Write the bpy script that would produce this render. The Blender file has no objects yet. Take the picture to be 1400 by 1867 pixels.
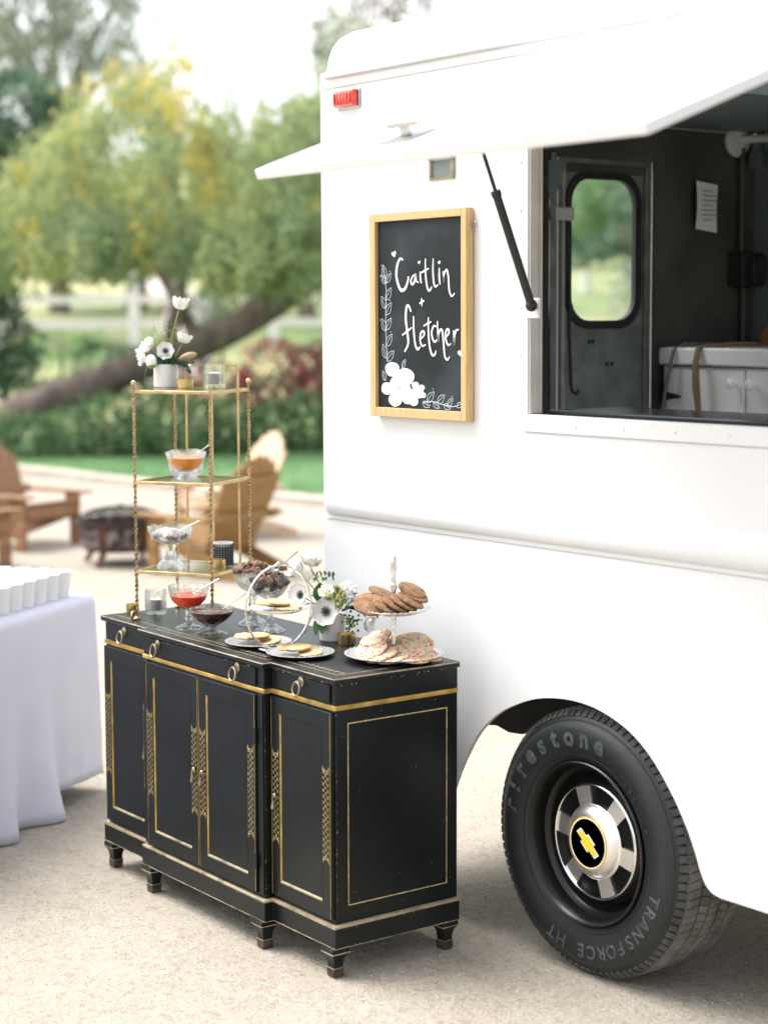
import bpy, bmesh, math, random
import numpy as np
from math import sin, cos, pi, radians as R
from mathutils import Vector as V, Matrix as M, noise
from mathutils.geometry import tessellate_polygon

sc = bpy.context.scene
COL = sc.collection
random.seed(7)
rng = np.random.default_rng(7)

# ------------------------------------------------------------------ camera
YAW, PITCH, ROLL = 0.9252, 0.1077, -0.002
cam = bpy.data.cameras.new("camera")
camo = bpy.data.objects.new("camera", cam); COL.objects.link(camo)
camo.matrix_world = M.Translation((0, 0, 1.8)) @ M.Rotation(YAW, 4, 'Z') @ M.Rotation(pi / 2 - PITCH, 4, 'X') @ M.Rotation(ROLL, 4, 'Z')
cam.sensor_fit = 'VERTICAL'; cam.sensor_height = 36; cam.sensor_width = 36
cam.lens = 3383 / 1867 * 36
cam.clip_start = 0.05; cam.clip_end = 2000
cam.dof.use_dof = True; cam.dof.focus_distance = 5.35; cam.dof.aperture_fstop = 1.8
sc.camera = camo
# ------------------------------------------------------------------ light
world = bpy.data.worlds.new("World"); sc.world = world
world.use_nodes = True
nt = world.node_tree; nt.nodes.clear()
sky = nt.nodes.new('ShaderNodeTexSky'); sky.sky_type = 'NISHITA'; sky.sun_disc = False
SUN_EL, SUN_AZ = R(62), R(238)
sky.sun_elevation = SUN_EL; sky.sun_rotation = SUN_AZ
sky.air_density = 1.0; sky.dust_density = 4.0; sky.ozone_density = 1.0
hs = nt.nodes.new('ShaderNodeHueSaturation'); hs.inputs['Saturation'].default_value = 0.30
bg = nt.nodes.new('ShaderNodeBackground'); bg.inputs[1].default_value = 0.15
wo = nt.nodes.new('ShaderNodeOutputWorld')
nt.links.new(sky.outputs[0], hs.inputs['Color']); nt.links.new(hs.outputs[0], bg.inputs[0]); nt.links.new(bg.outputs[0], wo.inputs[0])
sun = bpy.data.lights.new("sun", 'SUN'); sun.energy = 0.95; sun.angle = R(38); sun.color = (1, 0.985, 0.965)
suno = bpy.data.objects.new("sun", sun); COL.objects.link(suno)
sd = V((sin(SUN_AZ) * cos(SUN_EL), cos(SUN_AZ) * cos(SUN_EL), sin(SUN_EL)))
suno.rotation_euler = (-sd).to_track_quat('-Z', 'Y').to_euler()
vs = sc.view_settings
vs.view_transform = 'Standard'; vs.look = 'None'; vs.gamma = 1; vs.use_curve_mapping = False; vs.exposure = 1.5
cy = sc.cycles
cy.max_bounces = 12; cy.transmission_bounces = 12; cy.transparent_max_bounces = 16; cy.glossy_bounces = 5; cy.diffuse_bounces = 5
cy.caustics_reflective = False; cy.caustics_refractive = False; cy.use_denoising = True
cy.sample_clamp_indirect = 6

# ------------------------------------------------------------------ materials
MATS = {}
def mat(name, col, rough=0.6, metal=0.0, var=0.0, vscale=8.0, bump=0.0, bscale=60.0, spec=0.5, col2=None, detail=4, coat=0.0, stretch=None, sheen=0.0, lo=0.35, hi=0.65):
    m = bpy.data.materials.new(name); m.use_nodes = True
    n = m.node_tree.nodes; l = m.node_tree.links
    b = n['Principled BSDF']
    b.inputs['Base Color'].default_value = (*col, 1); b.inputs['Roughness'].default_value = rough
    b.inputs['Metallic'].default_value = metal; b.inputs['Specular IOR Level'].default_value = spec
    b.inputs['Coat Weight'].default_value = coat; b.inputs['Coat Roughness'].default_value = .08
    b.inputs['Sheen Weight'].default_value = sheen
    tc = n.new('ShaderNodeTexCoord'); src = tc.outputs['Object']
    if stretch:
        mp = n.new('ShaderNodeMapping'); mp.inputs['Scale'].default_value = stretch
        l.new(src, mp.inputs[0]); src = mp.outputs[0]
    if var or col2:
        nz = n.new('ShaderNodeTexNoise'); nz.inputs['Scale'].default_value = vscale; nz.inputs['Detail'].default_value = detail
        l.new(src, nz.inputs['Vector'])
        rp = n.new('ShaderNodeValToRGB'); rp.color_ramp.elements[0].position = lo; rp.color_ramp.elements[1].position = hi
        c2 = col2 or tuple(min(1, c * (1 + var)) for c in col)
        c1 = col if col2 else tuple(c * (1 - var) for c in col)
        rp.color_ramp.elements[0].color = (*c1, 1); rp.color_ramp.elements[1].color = (*c2, 1)
        l.new(nz.outputs[0], rp.inputs[0]); l.new(rp.outputs[0], b.inputs['Base Color'])
    if bump:
        nb = n.new('ShaderNodeTexNoise'); nb.inputs['Scale'].default_value = bscale; nb.inputs['Detail'].default_value = 6
        l.new(src, nb.inputs['Vector'])
        bp = n.new('ShaderNodeBump'); bp.inputs['Strength'].default_value = bump; bp.inputs['Distance'].default_value = .01
        l.new(nb.outputs[0], bp.inputs['Height']); l.new(bp.outputs[0], b.inputs['Normal'])
    MATS[name] = m
    return m

def leafmat(name, cols, scale=1.5, fine=14.0, trans=0.4, rough=.55):
    m = bpy.data.materials.new(name); m.use_nodes = True
    n = m.node_tree.nodes; l = m.node_tree.links
    b = n['Principled BSDF']; b.inputs['Roughness'].default_value = rough; b.inputs['Specular IOR Level'].default_value = .3
    tc = n.new('ShaderNodeTexCoord')
    n1 = n.new('ShaderNodeTexNoise'); n1.inputs['Scale'].default_value = scale; n1.inputs['Detail'].default_value = 2
    n2 = n.new('ShaderNodeTexNoise'); n2.inputs['Scale'].default_value = fine; n2.inputs['Detail'].default_value = 1
    l.new(tc.outputs['Object'], n1.inputs['Vector']); l.new(tc.outputs['Object'], n2.inputs['Vector'])
    mx = n.new('ShaderNodeMath'); mx.operation = 'MULTIPLY_ADD'; mx.inputs[1].default_value = .45
    sc_ = n.new('ShaderNodeMath'); sc_.operation = 'MULTIPLY'; sc_.inputs[1].default_value = .55
    l.new(n1.outputs[0], sc_.inputs[0]); l.new(n2.outputs[0], mx.inputs[0]); l.new(sc_.outputs[0], mx.inputs[2])
    rp = n.new('ShaderNodeValToRGB'); e = rp.color_ramp.elements
    for i, c in enumerate(cols):
        p = .33 + .34 * i / (len(cols) - 1)
        if i < 2: e[i].position = p; e[i].color = (*c, 1)
        else:
            q = e.new(p); q.color = (*c, 1)
    e[0].position = .33
    if len(cols) == 2: e[1].position = .67
    l.new(mx.outputs[0], rp.inputs[0]); l.new(rp.outputs[0], b.inputs['Base Color'])
    tr = n.new('ShaderNodeBsdfTranslucent'); l.new(rp.outputs[0], tr.inputs[0])
    ms = n.new('ShaderNodeMixShader'); ms.inputs[0].default_value = trans
    l.new(b.outputs[0], ms.inputs[1]); l.new(tr.outputs[0], ms.inputs[2])
    l.new(ms.outputs[0], n['Material Output'].inputs[0])
    MATS[name] = m
    return m

def glassmat(name, col=(1, 1, 1), rough=0.0, ior=1.45):
    m = bpy.data.materials.new(name); m.use_nodes = True
    b = m.node_tree.nodes['Principled BSDF']
    b.inputs['Base Color'].default_value = (*col, 1); b.inputs['Roughness'].default_value = rough
    b.inputs['Transmission Weight'].default_value = 1; b.inputs['IOR'].default_value = ior
    MATS[name] = m; return m

def panemat(name, col=(.95, .98, .97), milky=0.0, lo=.05, hi=.75, rough=.02):
    m = bpy.data.materials.new(name); m.use_nodes = True
    n = m.node_tree.nodes; l = m.node_tree.links
    n.remove(n['Principled BSDF'])
    t = n.new('ShaderNodeBsdfTransparent'); t.inputs[0].default_value = (*col, 1); out = t.outputs[0]
    if milky:
        d = n.new('ShaderNodeBsdfTranslucent'); d.inputs[0].default_value = (.85, .87, .9, 1)
        m0 = n.new('ShaderNodeMixShader'); m0.inputs[0].default_value = milky
        l.new(out, m0.inputs[1]); l.new(d.outputs[0], m0.inputs[2]); out = m0.outputs[0]
    g = n.new('ShaderNodeBsdfGlossy'); g.inputs['Roughness'].default_value = rough
    f = n.new('ShaderNodeLayerWeight'); f.inputs[0].default_value = .5
    p = n.new('ShaderNodeMath'); p.operation = 'POWER'; p.inputs[1].default_value = 3.0; l.new(f.outputs['Facing'], p.inputs[0])
    q = n.new('ShaderNodeMath'); q.operation = 'MULTIPLY_ADD'; q.inputs[1].default_value = hi; q.inputs[2].default_value = lo; l.new(p.outputs[0], q.inputs[0])
    ms = n.new('ShaderNodeMixShader')
    l.new(q.outputs[0], ms.inputs[0]); l.new(out, ms.inputs[1]); l.new(g.outputs[0], ms.inputs[2])
    l.new(ms.outputs[0], n['Material Output'].inputs[0])
    MATS[name] = m; return m

mat('truck_white', (.73, .735, .738), .32, var=.015, vscale=2.5, bump=.02, bscale=3, coat=.3)
mat('truck_seal', (.50, .49, .48), .6)
mat('jamb_grey', (.52, .50, .46), .55, var=.1, vscale=9)
mat('rubber', (.012, .012, .012), .6)
mat('tyre_rubber', (.008, .0105, .012), .48, var=.25, vscale=5, bump=.08, bscale=90, col2=None)
mat('tread_rubber', (.17, .165, .15), .85, var=.3, vscale=16, bump=.3, bscale=120)
mat('shoulder_rubber', (.06, .06, .056), .8, var=.4, vscale=20)
mat('tyre_letter', (.06, .068, .072), .55, var=.3, vscale=30)
mat('wheel_black', (.006, .006, .006), .32, spec=.35)
mat('chrome', (.78, .77, .76), .16, 1.0, var=.06, vscale=12)
mat('chrome_brushed', (.88, .86, .84), .36, 1.0, bump=.03, bscale=80)
mat('hub_black', (.004, .0045, .005), .4, spec=.12)
mat('emblem_gold', (.78, .58, .03), .4)
mat('emblem_white', (.8, .78, .74), .4)
mat('dark_metal', (.02, .02, .019), .6, var=.4, vscale=8)
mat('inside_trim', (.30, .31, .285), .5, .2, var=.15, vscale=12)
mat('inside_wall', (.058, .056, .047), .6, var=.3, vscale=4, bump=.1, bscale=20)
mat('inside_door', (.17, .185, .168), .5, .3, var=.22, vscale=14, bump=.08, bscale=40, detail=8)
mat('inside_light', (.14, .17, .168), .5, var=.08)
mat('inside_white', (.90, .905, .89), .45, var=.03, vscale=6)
mat('counter_black', (.02, .022, .025), .18)
mat('strut_black', (.012, .011, .011), .35)
mat('red_lens', (.75, .035, .008), .12, spec=.7, var=.3, vscale=60, coat=.6)
mat('spoon_steel', (.50, .48, .46), .25, 1.0)
mat('latch_grey', (.20, .23, .21), .45, .4)
mat('steel', (.55, .55, .54), .3, 1.0)
panemat('lamp_frost', (.8, .85, .85), .35, .08, .5)
mat('lamp_white', (.55, .60, .58), .5)
mat('black_lacquer', (.007, .0095, .010), .33, var=.35, vscale=3, bump=.03, bscale=14, spec=.32, detail=6)
mat('gold_paint', (.44, .285, .07), .45, .35, var=.28, vscale=22)
mat('gold_fine', (.50, .40, .18), .5, .1, var=.3, vscale=60)
mat('worn_edge', (.38, .31, .205), .7, col2=(.11, .085, .05), vscale=16, detail=8, lo=.50, hi=.72)
mat('brass', (.62, .47, .20), .28, 1.0, var=.12, vscale=20)
mat('brass_dark', (.36, .30, .20), .35, 1.0, var=.3, vscale=30)
mat('gold_rod', (.58, .43, .23), .30, 1.0, var=.2, vscale=25)
mat('foot_cap', (.10, .07, .045), .5, .5, var=.4, vscale=40)
mat('silver', (.72, .69, .66), .22, 1.0, var=.2, vscale=50, bump=.25, bscale=130)
panemat('crystal', (.97, .98, .985), .02, .06, .8)
def crystal_mix():
    m = MATS['crystal']; n = m.node_tree.nodes; l = m.node_tree.links
    old = n['Material Output'].inputs[0].links[0].from_socket
    g = n.new('ShaderNodeBsdfGlass'); g.inputs['IOR'].default_value = 1.4; g.inputs['Roughness'].default_value = 0
    ms = n.new('ShaderNodeMixShader'); ms.inputs[0].default_value = .5
    l.new(old, ms.inputs[1]); l.new(g.outputs[0], ms.inputs[2]); l.new(ms.outputs[0], n['Material Output'].inputs[0])
    c = m.copy(); c.name = 'cut_crystal'; MATS['cut_crystal'] = c
    [q for q in c.node_tree.nodes if q.type == 'MIX_SHADER' and any(k.from_node.type == 'BSDF_GLASS' for k in q.inputs[2].links)][0].inputs[0].default_value = .42
crystal_mix()
panemat('shelf_glass', (.90, .94, .93)); panemat('window_glass', (.93, .96, .95))
mat('candle_wax', (.82, .78, .74), .5)
mat('ceramic', (.80, .77, .73), .55, var=.03, vscale=40, bump=.05, bscale=50)
mat('lattice_black', (.015, .02, .024), .5)
mat('petal', (.86, .85, .82), .6)
mat('petal_green', (.62, .70, .42), .6)
mat('flower_eye', (.012, .013, .022), .6)
mat('stem_green', (.20, .30, .06), .6)
mat('leaf_dark', (.022, .085, .045), .38, var=.4, vscale=30)
mat('leaf_mid', (.07, .17, .05), .5, var=.4, vscale=30)
mat('hydrangea', (.42, .44, .14), .7, var=.3, vscale=60)
mat('bud_tan', (.40, .30, .16), .6)
mat('caramel', (.72, .26, .012), .2, spec=.6, coat=.6)
mat('red_sauce', (.75, .06, .014), .2, coat=.6, var=.3, vscale=60, bump=.2, bscale=90)
mat('chocolate', (.05, .017, .008), .22, coat=.6, var=.4, vscale=30, bump=.4, bscale=40)
mat('choc_candy', (.035, .018, .012), .35, var=.5, vscale=60)
mat('nut', (.30, .15, .085), .5, var=.4, vscale=60)
mat('marshmallow', (.80, .74, .72), .7, col2=(.72, .42, .30), vscale=50, lo=.55, hi=.75)
mat('ginger_cookie', (.235, .125, .06), .8, var=.35, vscale=60, bump=.6, bscale=110, detail=8)
mat('plain_cookie', (.62, .43, .17), .8, col2=(.68, .52, .30), vscale=40, bump=.35, bscale=90)
def sprinkle_mat():
    m = mat('sprinkle_cookie', (.58, .42, .24), .8, col2=(.70, .56, .42), vscale=25, bump=.4, bscale=90)
    n = m.node_tree.nodes; l = m.node_tree.links; b = n['Principled BSDF']
    old = b.inputs['Base Color'].links[0].from_socket
    tc = n.new('ShaderNodeTexCoord'); vo = n.new('ShaderNodeTexVoronoi'); vo.inputs['Scale'].default_value = 105
    l.new(tc.outputs['Object'], vo.inputs['Vector'])
    lt = n.new('ShaderNodeMath'); lt.operation = 'LESS_THAN'; lt.inputs[1].default_value = .40
    l.new(vo.outputs['Distance'], lt.inputs[0])
    sp = n.new('ShaderNodeSeparateColor'); l.new(vo.outputs['Color'], sp.inputs[0])
    gt = n.new('ShaderNodeMath'); gt.operation = 'GREATER_THAN'; gt.inputs[1].default_value = .42
    l.new(sp.outputs[1], gt.inputs[0])
    mu = n.new('ShaderNodeMath'); mu.operation = 'MULTIPLY'; l.new(lt.outputs[0], mu.inputs[0]); l.new(gt.outputs[0], mu.inputs[1])
    rp = n.new('ShaderNodeValToRGB'); rp.color_ramp.interpolation = 'CONSTANT'
    e = rp.color_ramp.elements; cs = [(.70, .03, .04), (.80, .22, .02), (.06, .18, .5), (.05, .36, .15), (.6, .05, .3), (.70, .04, .05)]
    e[0].color = (*cs[0], 1); e[0].position = 0; e[1].color = (*cs[1], 1); e[1].position = .2
    for i, c in enumerate(cs[2:]):
        q = e.new(.36 + .16 * i); q.color = (*c, 1)
    l.new(sp.outputs[0], rp.inputs[0])
    mx = n.new('ShaderNodeMix'); mx.data_type = 'RGBA'
    l.new(mu.outputs[0], mx.inputs[0]); l.new(old, mx.inputs[6]); l.new(rp.outputs[0], mx.inputs[7]); l.new(mx.outputs[2], b.inputs['Base Color'])
sprinkle_mat()
mat('frame_wood', (.60, .40, .185), .5, var=.12, vscale=10, stretch=(14, 14, 1.2), bump=.06, bscale=20)
mat('chalkboard', (.008, .012, .014), .7, spec=.3, col2=(.045, .058, .064), vscale=4.5, detail=8, lo=.44, hi=.85)
mat('chalk_white', (.82, .82, .83), .8)
mat('chalk_line', (.55, .62, .66), .8)
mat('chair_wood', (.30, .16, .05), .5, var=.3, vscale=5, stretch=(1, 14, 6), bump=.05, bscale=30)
mat('chair_wood_lit', (.62, .45, .30), .55, var=.2, vscale=5, stretch=(1, 14, 6))  # chair wood made paler to carry the light on that chair
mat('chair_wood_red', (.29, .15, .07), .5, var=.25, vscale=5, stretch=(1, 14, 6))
mat('rust', (.17, .06, .034), .7, .3, col2=(.075, .035, .028), vscale=7, detail=6)
mat('iron', (.018, .018, .019), .55, .3)
mat('ash_silver', (.22, .20, .20), .5, .4, col2=(.03, .022, .02), vscale=16, lo=.45, hi=.58)
mat('cloth', (.64, .635, .74), .85, var=.03, vscale=5, bump=.12, bscale=320, sheen=.2)
mat('paper', (.80, .80, .80), .6)
mat('bark', (.16, .125, .105), .9, var=.35, vscale=5, bump=.5, bscale=14, stretch=(1, 1, .35))
mat('fence_white', (.84, .81, .79), .7, var=.05)
mat('kerb_stone', (.46, .40, .34), .9, var=.12, vscale=6)
mat('road_beige', (.55, .47, .43), .9, var=.08, vscale=1)
mat('leather', (.22, .075, .02), .5, var=.3, vscale=9)
mat('hose_tan', (.20, .13, .08), .6)
mat('hose_grey', (.16, .15, .14), .5)
mat('sticker_blue', (.05, .10, .22), .5)
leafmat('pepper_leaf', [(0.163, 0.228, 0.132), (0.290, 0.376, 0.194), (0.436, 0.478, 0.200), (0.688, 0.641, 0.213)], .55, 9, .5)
leafmat('pepper_yellow', [(.45, .42, .14), (.62, .54, .15), (.75, .60, .18)], 2, 9, .5)  # yellow leaf tones, most frequent around the crown's top centre
leafmat('grey_leaf', [(0.282, 0.334, 0.308), (0.420, 0.459, 0.395), (0.582, 0.582, 0.389)], .6, 8, .5)
leafmat('dark_leaf', [(0.084, 0.146, 0.115), (0.152, 0.251, 0.164), (0.232, 0.343, 0.194)], .8, 8, .3)
leafmat('mid_leaf', [(0.137, 0.248, 0.125), (0.246, 0.391, 0.178), (0.410, 0.511, 0.221)], .7, 8, .45)
leafmat('hedge_leaf', [(.06, .13, .06), (.14, .26, .11), (.26, .38, .18), (.58, .56, .44)], 3.2, 24, .35)
leafmat('red_bract', [(.72, .09, .16), (.85, .18, .27), (.85, .38, .36)], 3, 20, .4)
leafmat('tan_leaf', [(.22, .17, .10), (.34, .28, .19)], 1.2, 8, .5)

def groundmat():
    m = bpy.data.materials.new('decomposed_granite'); m.use_nodes = True
    n = m.node_tree.nodes; l = m.node_tree.links; b = n['Principled BSDF']
    b.inputs['Roughness'].default_value = .95; b.inputs['Specular IOR Level'].default_value = .2
    tc = n.new('ShaderNodeTexCoord')
    def nz(s, d):
        q = n.new('ShaderNodeTexNoise'); q.inputs['Scale'].default_value = s; q.inputs['Detail'].default_value = d
        l.new(tc.outputs['Object'], q.inputs['Vector']); return q
    def ramp(src, els):
        r = n.new('ShaderNodeValToRGB'); e = r.color_ramp.elements
        e[0].position, e[0].color = els[0][0], (*els[0][1], 1); e[1].position, e[1].color = els[1][0], (*els[1][1], 1)
        for p, c in els[2:]:
            k = e.new(p); k.color = (*c, 1)
        l.new(src, r.inputs[0]); return r
    def mix(a, bb, fac, mode='MULTIPLY'):
        q = n.new('ShaderNodeMix'); q.data_type = 'RGBA'; q.blend_type = mode; q.inputs[0].default_value = fac
        l.new(a, q.inputs[6]); l.new(bb, q.inputs[7]); return q.outputs[2]
    big = ramp(nz(.9, 5).outputs[0], [(.3, (.365, .335, .285)), (.7, (.415, .386, .335))])
    vo = n.new('ShaderNodeTexVoronoi'); vo.inputs['Scale'].default_value = 230
    l.new(tc.outputs['Object'], vo.inputs['Vector'])
    sp = n.new('ShaderNodeSeparateColor'); l.new(vo.outputs['Color'], sp.inputs[0])
    gr = ramp(sp.outputs[0], [(0, (.55, .49, .42)), (1, (1.25, 1.24, 1.22)), (.10, (.82, .78, .72)), (.5, (1, .985, .96)), (.85, (1.06, 1.05, 1.03))])
    c = mix(big.outputs[0], gr.outputs[0], .7)
    vf = n.new('ShaderNodeTexVoronoi'); vf.inputs['Scale'].default_value = 60
    l.new(tc.outputs['Object'], vf.inputs['Vector'])
    sp2 = n.new('ShaderNodeSeparateColor'); l.new(vf.outputs['Color'], sp2.inputs[0])
    g2 = ramp(sp2.outputs[1], [(0, (.75, .72, .66)), (1, (1.08, 1.07, 1.05)), (.25, (1, .99, .97))])
    c = mix(c, g2.outputs[0], .6)
    med = ramp(nz(7, 6).outputs[0], [(.3, (.86, .83, .79)), (.7, (1.06, 1.05, 1.04))])
    c = mix(c, med.outputs[0], .5)
    l.new(c, b.inputs['Base Color'])
    bp = n.new('ShaderNodeBump'); bp.inputs['Strength'].default_value = .45; bp.inputs['Distance'].default_value = .004
    l.new(vo.outputs['Distance'], bp.inputs['Height'])
    bp2 = n.new('ShaderNodeBump'); bp2.inputs['Strength'].default_value = .5; bp2.inputs['Distance'].default_value = .02
    l.new(nz(22, 6).outputs[0], bp2.inputs['Height']); l.new(bp.outputs[0], bp2.inputs['Normal'])
    l.new(bp2.outputs[0], b.inputs['Normal'])
    MATS[m.name] = m
groundmat()
mat('lawn_green', (.08, .20, .075), .8, col2=(.13, .26, .10), vscale=3, bump=.5, bscale=60)
mat('hill_grass', (.42, .38, .20), .95, col2=(.17, .24, .09), vscale=.28, detail=8, lo=.38, hi=.62)

# ------------------------------------------------------------------ mesh builder
class MB:
    def __init__(s): s.v = []; s.f = []; s.m = []; s.mats = []; s.sm = []
    def mi(s, m):
        if m not in s.mats: s.mats.append(m)
        return s.mats.index(m)
    def add(s, vs, fs, m, smooth=False):
        o = len(s.v); k = s.mi(m)
        s.v.extend([tuple(p) for p in vs]); s.f.extend([tuple(i + o for i in f) for f in fs])
        s.m.extend([k] * len(fs)); s.sm.extend([smooth] * len(fs)); return s
    def box(s, a, b, m, T=None):
        (x0, y0, z0), (x1, y1, z1) = a, b
        p = [V(c) for c in ((x0, y0, z0), (x1, y0, z0), (x1, y1, z0), (x0, y1, z0), (x0, y0, z1), (x1, y0, z1), (x1, y1, z1), (x0, y1, z1))]
        if T: p = [T @ q for q in p]
        return s.add(p, [(0, 3, 2, 1), (4, 5, 6, 7), (0, 1, 5, 4), (1, 2, 6, 5), (2, 3, 7, 6), (3, 0, 4, 7)], m)
    def lathe(s, prof, m, seg=32, T=None, rad=None, smooth=True, closed=False):
        """prof: [(r,z)]; rad(ang, i) multiplies the radius; T places it."""
        n = len(prof); vs = []; fs = []
        for i, (r, z) in enumerate(prof):
            for k in range(seg):
                a = 2 * pi * k / seg
                q = r * (rad(a, i) if rad else 1)
                p = V((q * cos(a), q * sin(a), z)); vs.append(T @ p if T else p)
        for i in range(n - 1 if not closed else n):
            j = (i + 1) % n
            for k in range(seg):
                k2 = (k + 1) % seg
                fs.append((i * seg + k, i * seg + k2, j * seg + k2, j * seg + k))
        if not closed:
            if prof[0][0] > 1e-6: fs.append(tuple(range(seg))[::-1])
            if prof[-1][0] > 1e-6: fs.append(tuple((n - 1) * seg + k for k in range(seg)))
        return s.add(vs, fs, m, smooth)
    def tube(s, pts, r, m, seg=8, caps=True, smooth=True, twist=0, lobes=0, amp=0, closed=False):
        pts = [V(p) for p in pts]; n = len(pts); rs = r if isinstance(r, (list, tuple)) else [r] * n
        vs = []; fs = []; up = None; L = 0
        for i, p in enumerate(pts):
            if closed: d = pts[(i + 1) % n] - pts[i - 1]
            else: d = pts[min(i + 1, n - 1)] - pts[max(i - 1, 0)]
            d = d.normalized() if d.length > 1e-9 else V((0, 0, 1))
            if up is None: up = d.orthogonal().normalized()
            up = (up - d * up.dot(d)); up = up.normalized() if up.length > 1e-6 else d.orthogonal().normalized()
            w = d.cross(up)
            if i: L += (pts[i] - pts[i - 1]).length
            for k in range(seg):
                a = 2 * pi * k / seg
                q = rs[i] * (1 + amp * cos(lobes * a)) if lobes else rs[i]
                a2 = a + twist * L
                vs.append(p + up * (q * cos(a2)) + w * (q * sin(a2)))
        for i in range(n if closed else n - 1):
            j = (i + 1) % n
            for k in range(seg):
                k2 = (k + 1) % seg
                fs.append((i * seg + k, i * seg + k2, j * seg + k2, j * seg + k))
        if caps and not closed:
            fs.append(tuple(range(seg))[::-1]); fs.append(tuple((n - 1) * seg + k for k in range(seg)))
        return s.add(vs, fs, m, smooth)
    def slab(s, outer, holes, t0, t1, m, F, side=None):
        """polygon with holes in (u,v), thick from t0 to t1, F(u,v,t)->point."""
        loops = [outer] + holes
        tri = tessellate_polygon([[V((u, v, 0)) for u, v in lp] for lp in loops])
        flat = [p for lp in loops for p in lp]; n = len(flat)
        vs = [F(u, v, t0) for u, v in flat] + [F(u, v, t1) for u, v in flat]
        fs = []
        for t in tri:
            (ax, ay), (bx_, by), (cx, cy_) = (flat[i] for i in t)
            t = tuple(t) if (bx_ - ax) * (cy_ - ay) - (by - ay) * (cx - ax) > 0 else tuple(t)[::-1]
            fs += [t[::-1], tuple(i + n for i in t)]
        o = 0
        for q, lp in enumerate(loops):
            k = len(lp)
            ar = sum(lp[i][0] * lp[(i + 1) % k][1] - lp[(i + 1) % k][0] * lp[i][1] for i in range(k))
            fl = (ar > 0) == (q == 0)
            for i in range(k):
                j = (i + 1) % k
                f = (o + i, o + j, o + j + n, o + i + n); fs.append(f if fl else f[::-1])
            o += k
        return s.add(vs, fs, m)
    def ball(s, c, r, m, seg=12, rings=8, sc_=(1, 1, 1), smooth=True):
        pr = [(sin(pi * i / rings), -cos(pi * i / rings)) for i in range(rings + 1)]
        pr[0] = (0, -1); pr[-1] = (0, 1)
        c = V(c)
        vs = [c + V((0, 0, -r * sc_[2]))]; fs = []
        for i in range(1, rings):
            for k in range(seg):
                a = 2 * pi * k / seg
                vs.append(c + V((r * sc_[0] * pr[i][0] * cos(a), r * sc_[1] * pr[i][0] * sin(a), r * sc_[2] * pr[i][1])))
        vs.append(c + V((0, 0, r * sc_[2])))
        for k in range(seg):
            fs.append((0, 1 + (k + 1) % seg, 1 + k))
            fs.append((len(vs) - 1, 1 + (rings - 2) * seg + k, 1 + (rings - 2) * seg + (k + 1) % seg))
        for i in range(rings - 2):
            for k in range(seg):
                a, b_ = 1 + i * seg + k, 1 + i * seg + (k + 1) % seg
                fs.append((a, b_, b_ + seg, a + seg))
        return s.add(vs, fs, m, smooth)
    def ribbon(s, pts, w, m, F, taper=True, off=0):
        """flat stroke along 2-D points, width w, F(u,v)->point."""
        P = []
        n = len(pts)
        for i in range(n - 1):
            p0, p1, p2, p3 = pts[max(i - 1, 0)], pts[i], pts[i + 1], pts[min(i + 2, n - 1)]
            st = 6 if n > 2 else 2
            for k in range(st):
                t = k / st
                P.append(tuple(.5 * ((2 * p1[c]) + (-p0[c] + p2[c]) * t + (2 * p0[c] - 5 * p1[c] + 4 * p2[c] - p3[c]) * t * t + (-p0[c] + 3 * p1[c] - 3 * p2[c] + p3[c]) * t ** 3) for c in (0, 1)))
        P.append(tuple(pts[-1]))
        vs = []; fs = []; k = len(P)
        for i in range(k):
            a, b_ = P[max(i - 1, 0)], P[min(i + 1, k - 1)]
            dx, dy = b_[0] - a[0], b_[1] - a[1]; L = math.hypot(dx, dy) or 1
            ww = w * (.55 + .45 * min(1, 4 * i / k, 4 * (k - 1 - i) / k)) if taper else w
            nx, ny = -dy / L * ww, dx / L * ww
            vs += [F(P[i][0] + nx, P[i][1] + ny), F(P[i][0] - nx, P[i][1] - ny)]
        for i in range(k - 1): fs.append((2 * i, 2 * i + 1, 2 * i + 3, 2 * i + 2))
        return s.add(vs, fs, m)
    def build(s, name, parent=None, loc=(0, 0, 0), rot=(0, 0, 0), bevel=0, angle=40, seg=2):
        me = bpy.data.meshes.new(name)
        me.from_pydata(s.v, [], s.f)
        for m in s.mats: me.materials.append(MATS[m])
        me.polygons.foreach_set('material_index', s.m)
        me.polygons.foreach_set('use_smooth', s.sm if not bevel else [True] * len(s.f))
        if any(s.sm) or bevel: me.set_sharp_from_angle(angle=R(angle))
        me.update()
        o = bpy.data.objects.new(name, me); COL.objects.link(o)
        o.location = loc; o.rotation_euler = rot
        if parent is not None: o.parent = parent
        if bevel:
            b = o.modifiers.new('edge', 'BEVEL'); b.width = bevel; b.segments = seg; b.limit_method = 'ANGLE'; b.angle_limit = R(35); b.harden_normals = False
        return o

def tag(o, label=None, cat=None, group=None, kind=None):
    if label: o['label'] = label
    if cat: o['category'] = cat
    if group: o['group'] = group
    if kind: o['kind'] = kind
    return o
def empty(name, loc=(0, 0, 0), rot=(0, 0, 0)):
    o = bpy.data.objects.new(name, None); COL.objects.link(o)
    o.location = loc; o.rotation_euler = rot; o.empty_display_size = .1
    return o
def copy_tree(o, parent=None, kids=None):
    if kids is None:
        kids = {}
        for q in bpy.data.objects:
            if q.parent: kids.setdefault(q.parent.name, []).append(q)
    c = o.copy(); COL.objects.link(c); c.parent = parent
    for ch in kids.get(o.name, []): copy_tree(ch, c, kids)
    return c
def Tm(loc=(0, 0, 0), rot=(0, 0, 0), s=1):
    from mathutils import Euler
    return M.Translation(loc) @ Euler(rot).to_matrix().to_4x4() @ M.Scale(s, 4)
FW = V((-0.7987, 0.6017, 0)); RT = V((0.6017, 0.7987, 0))
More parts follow.
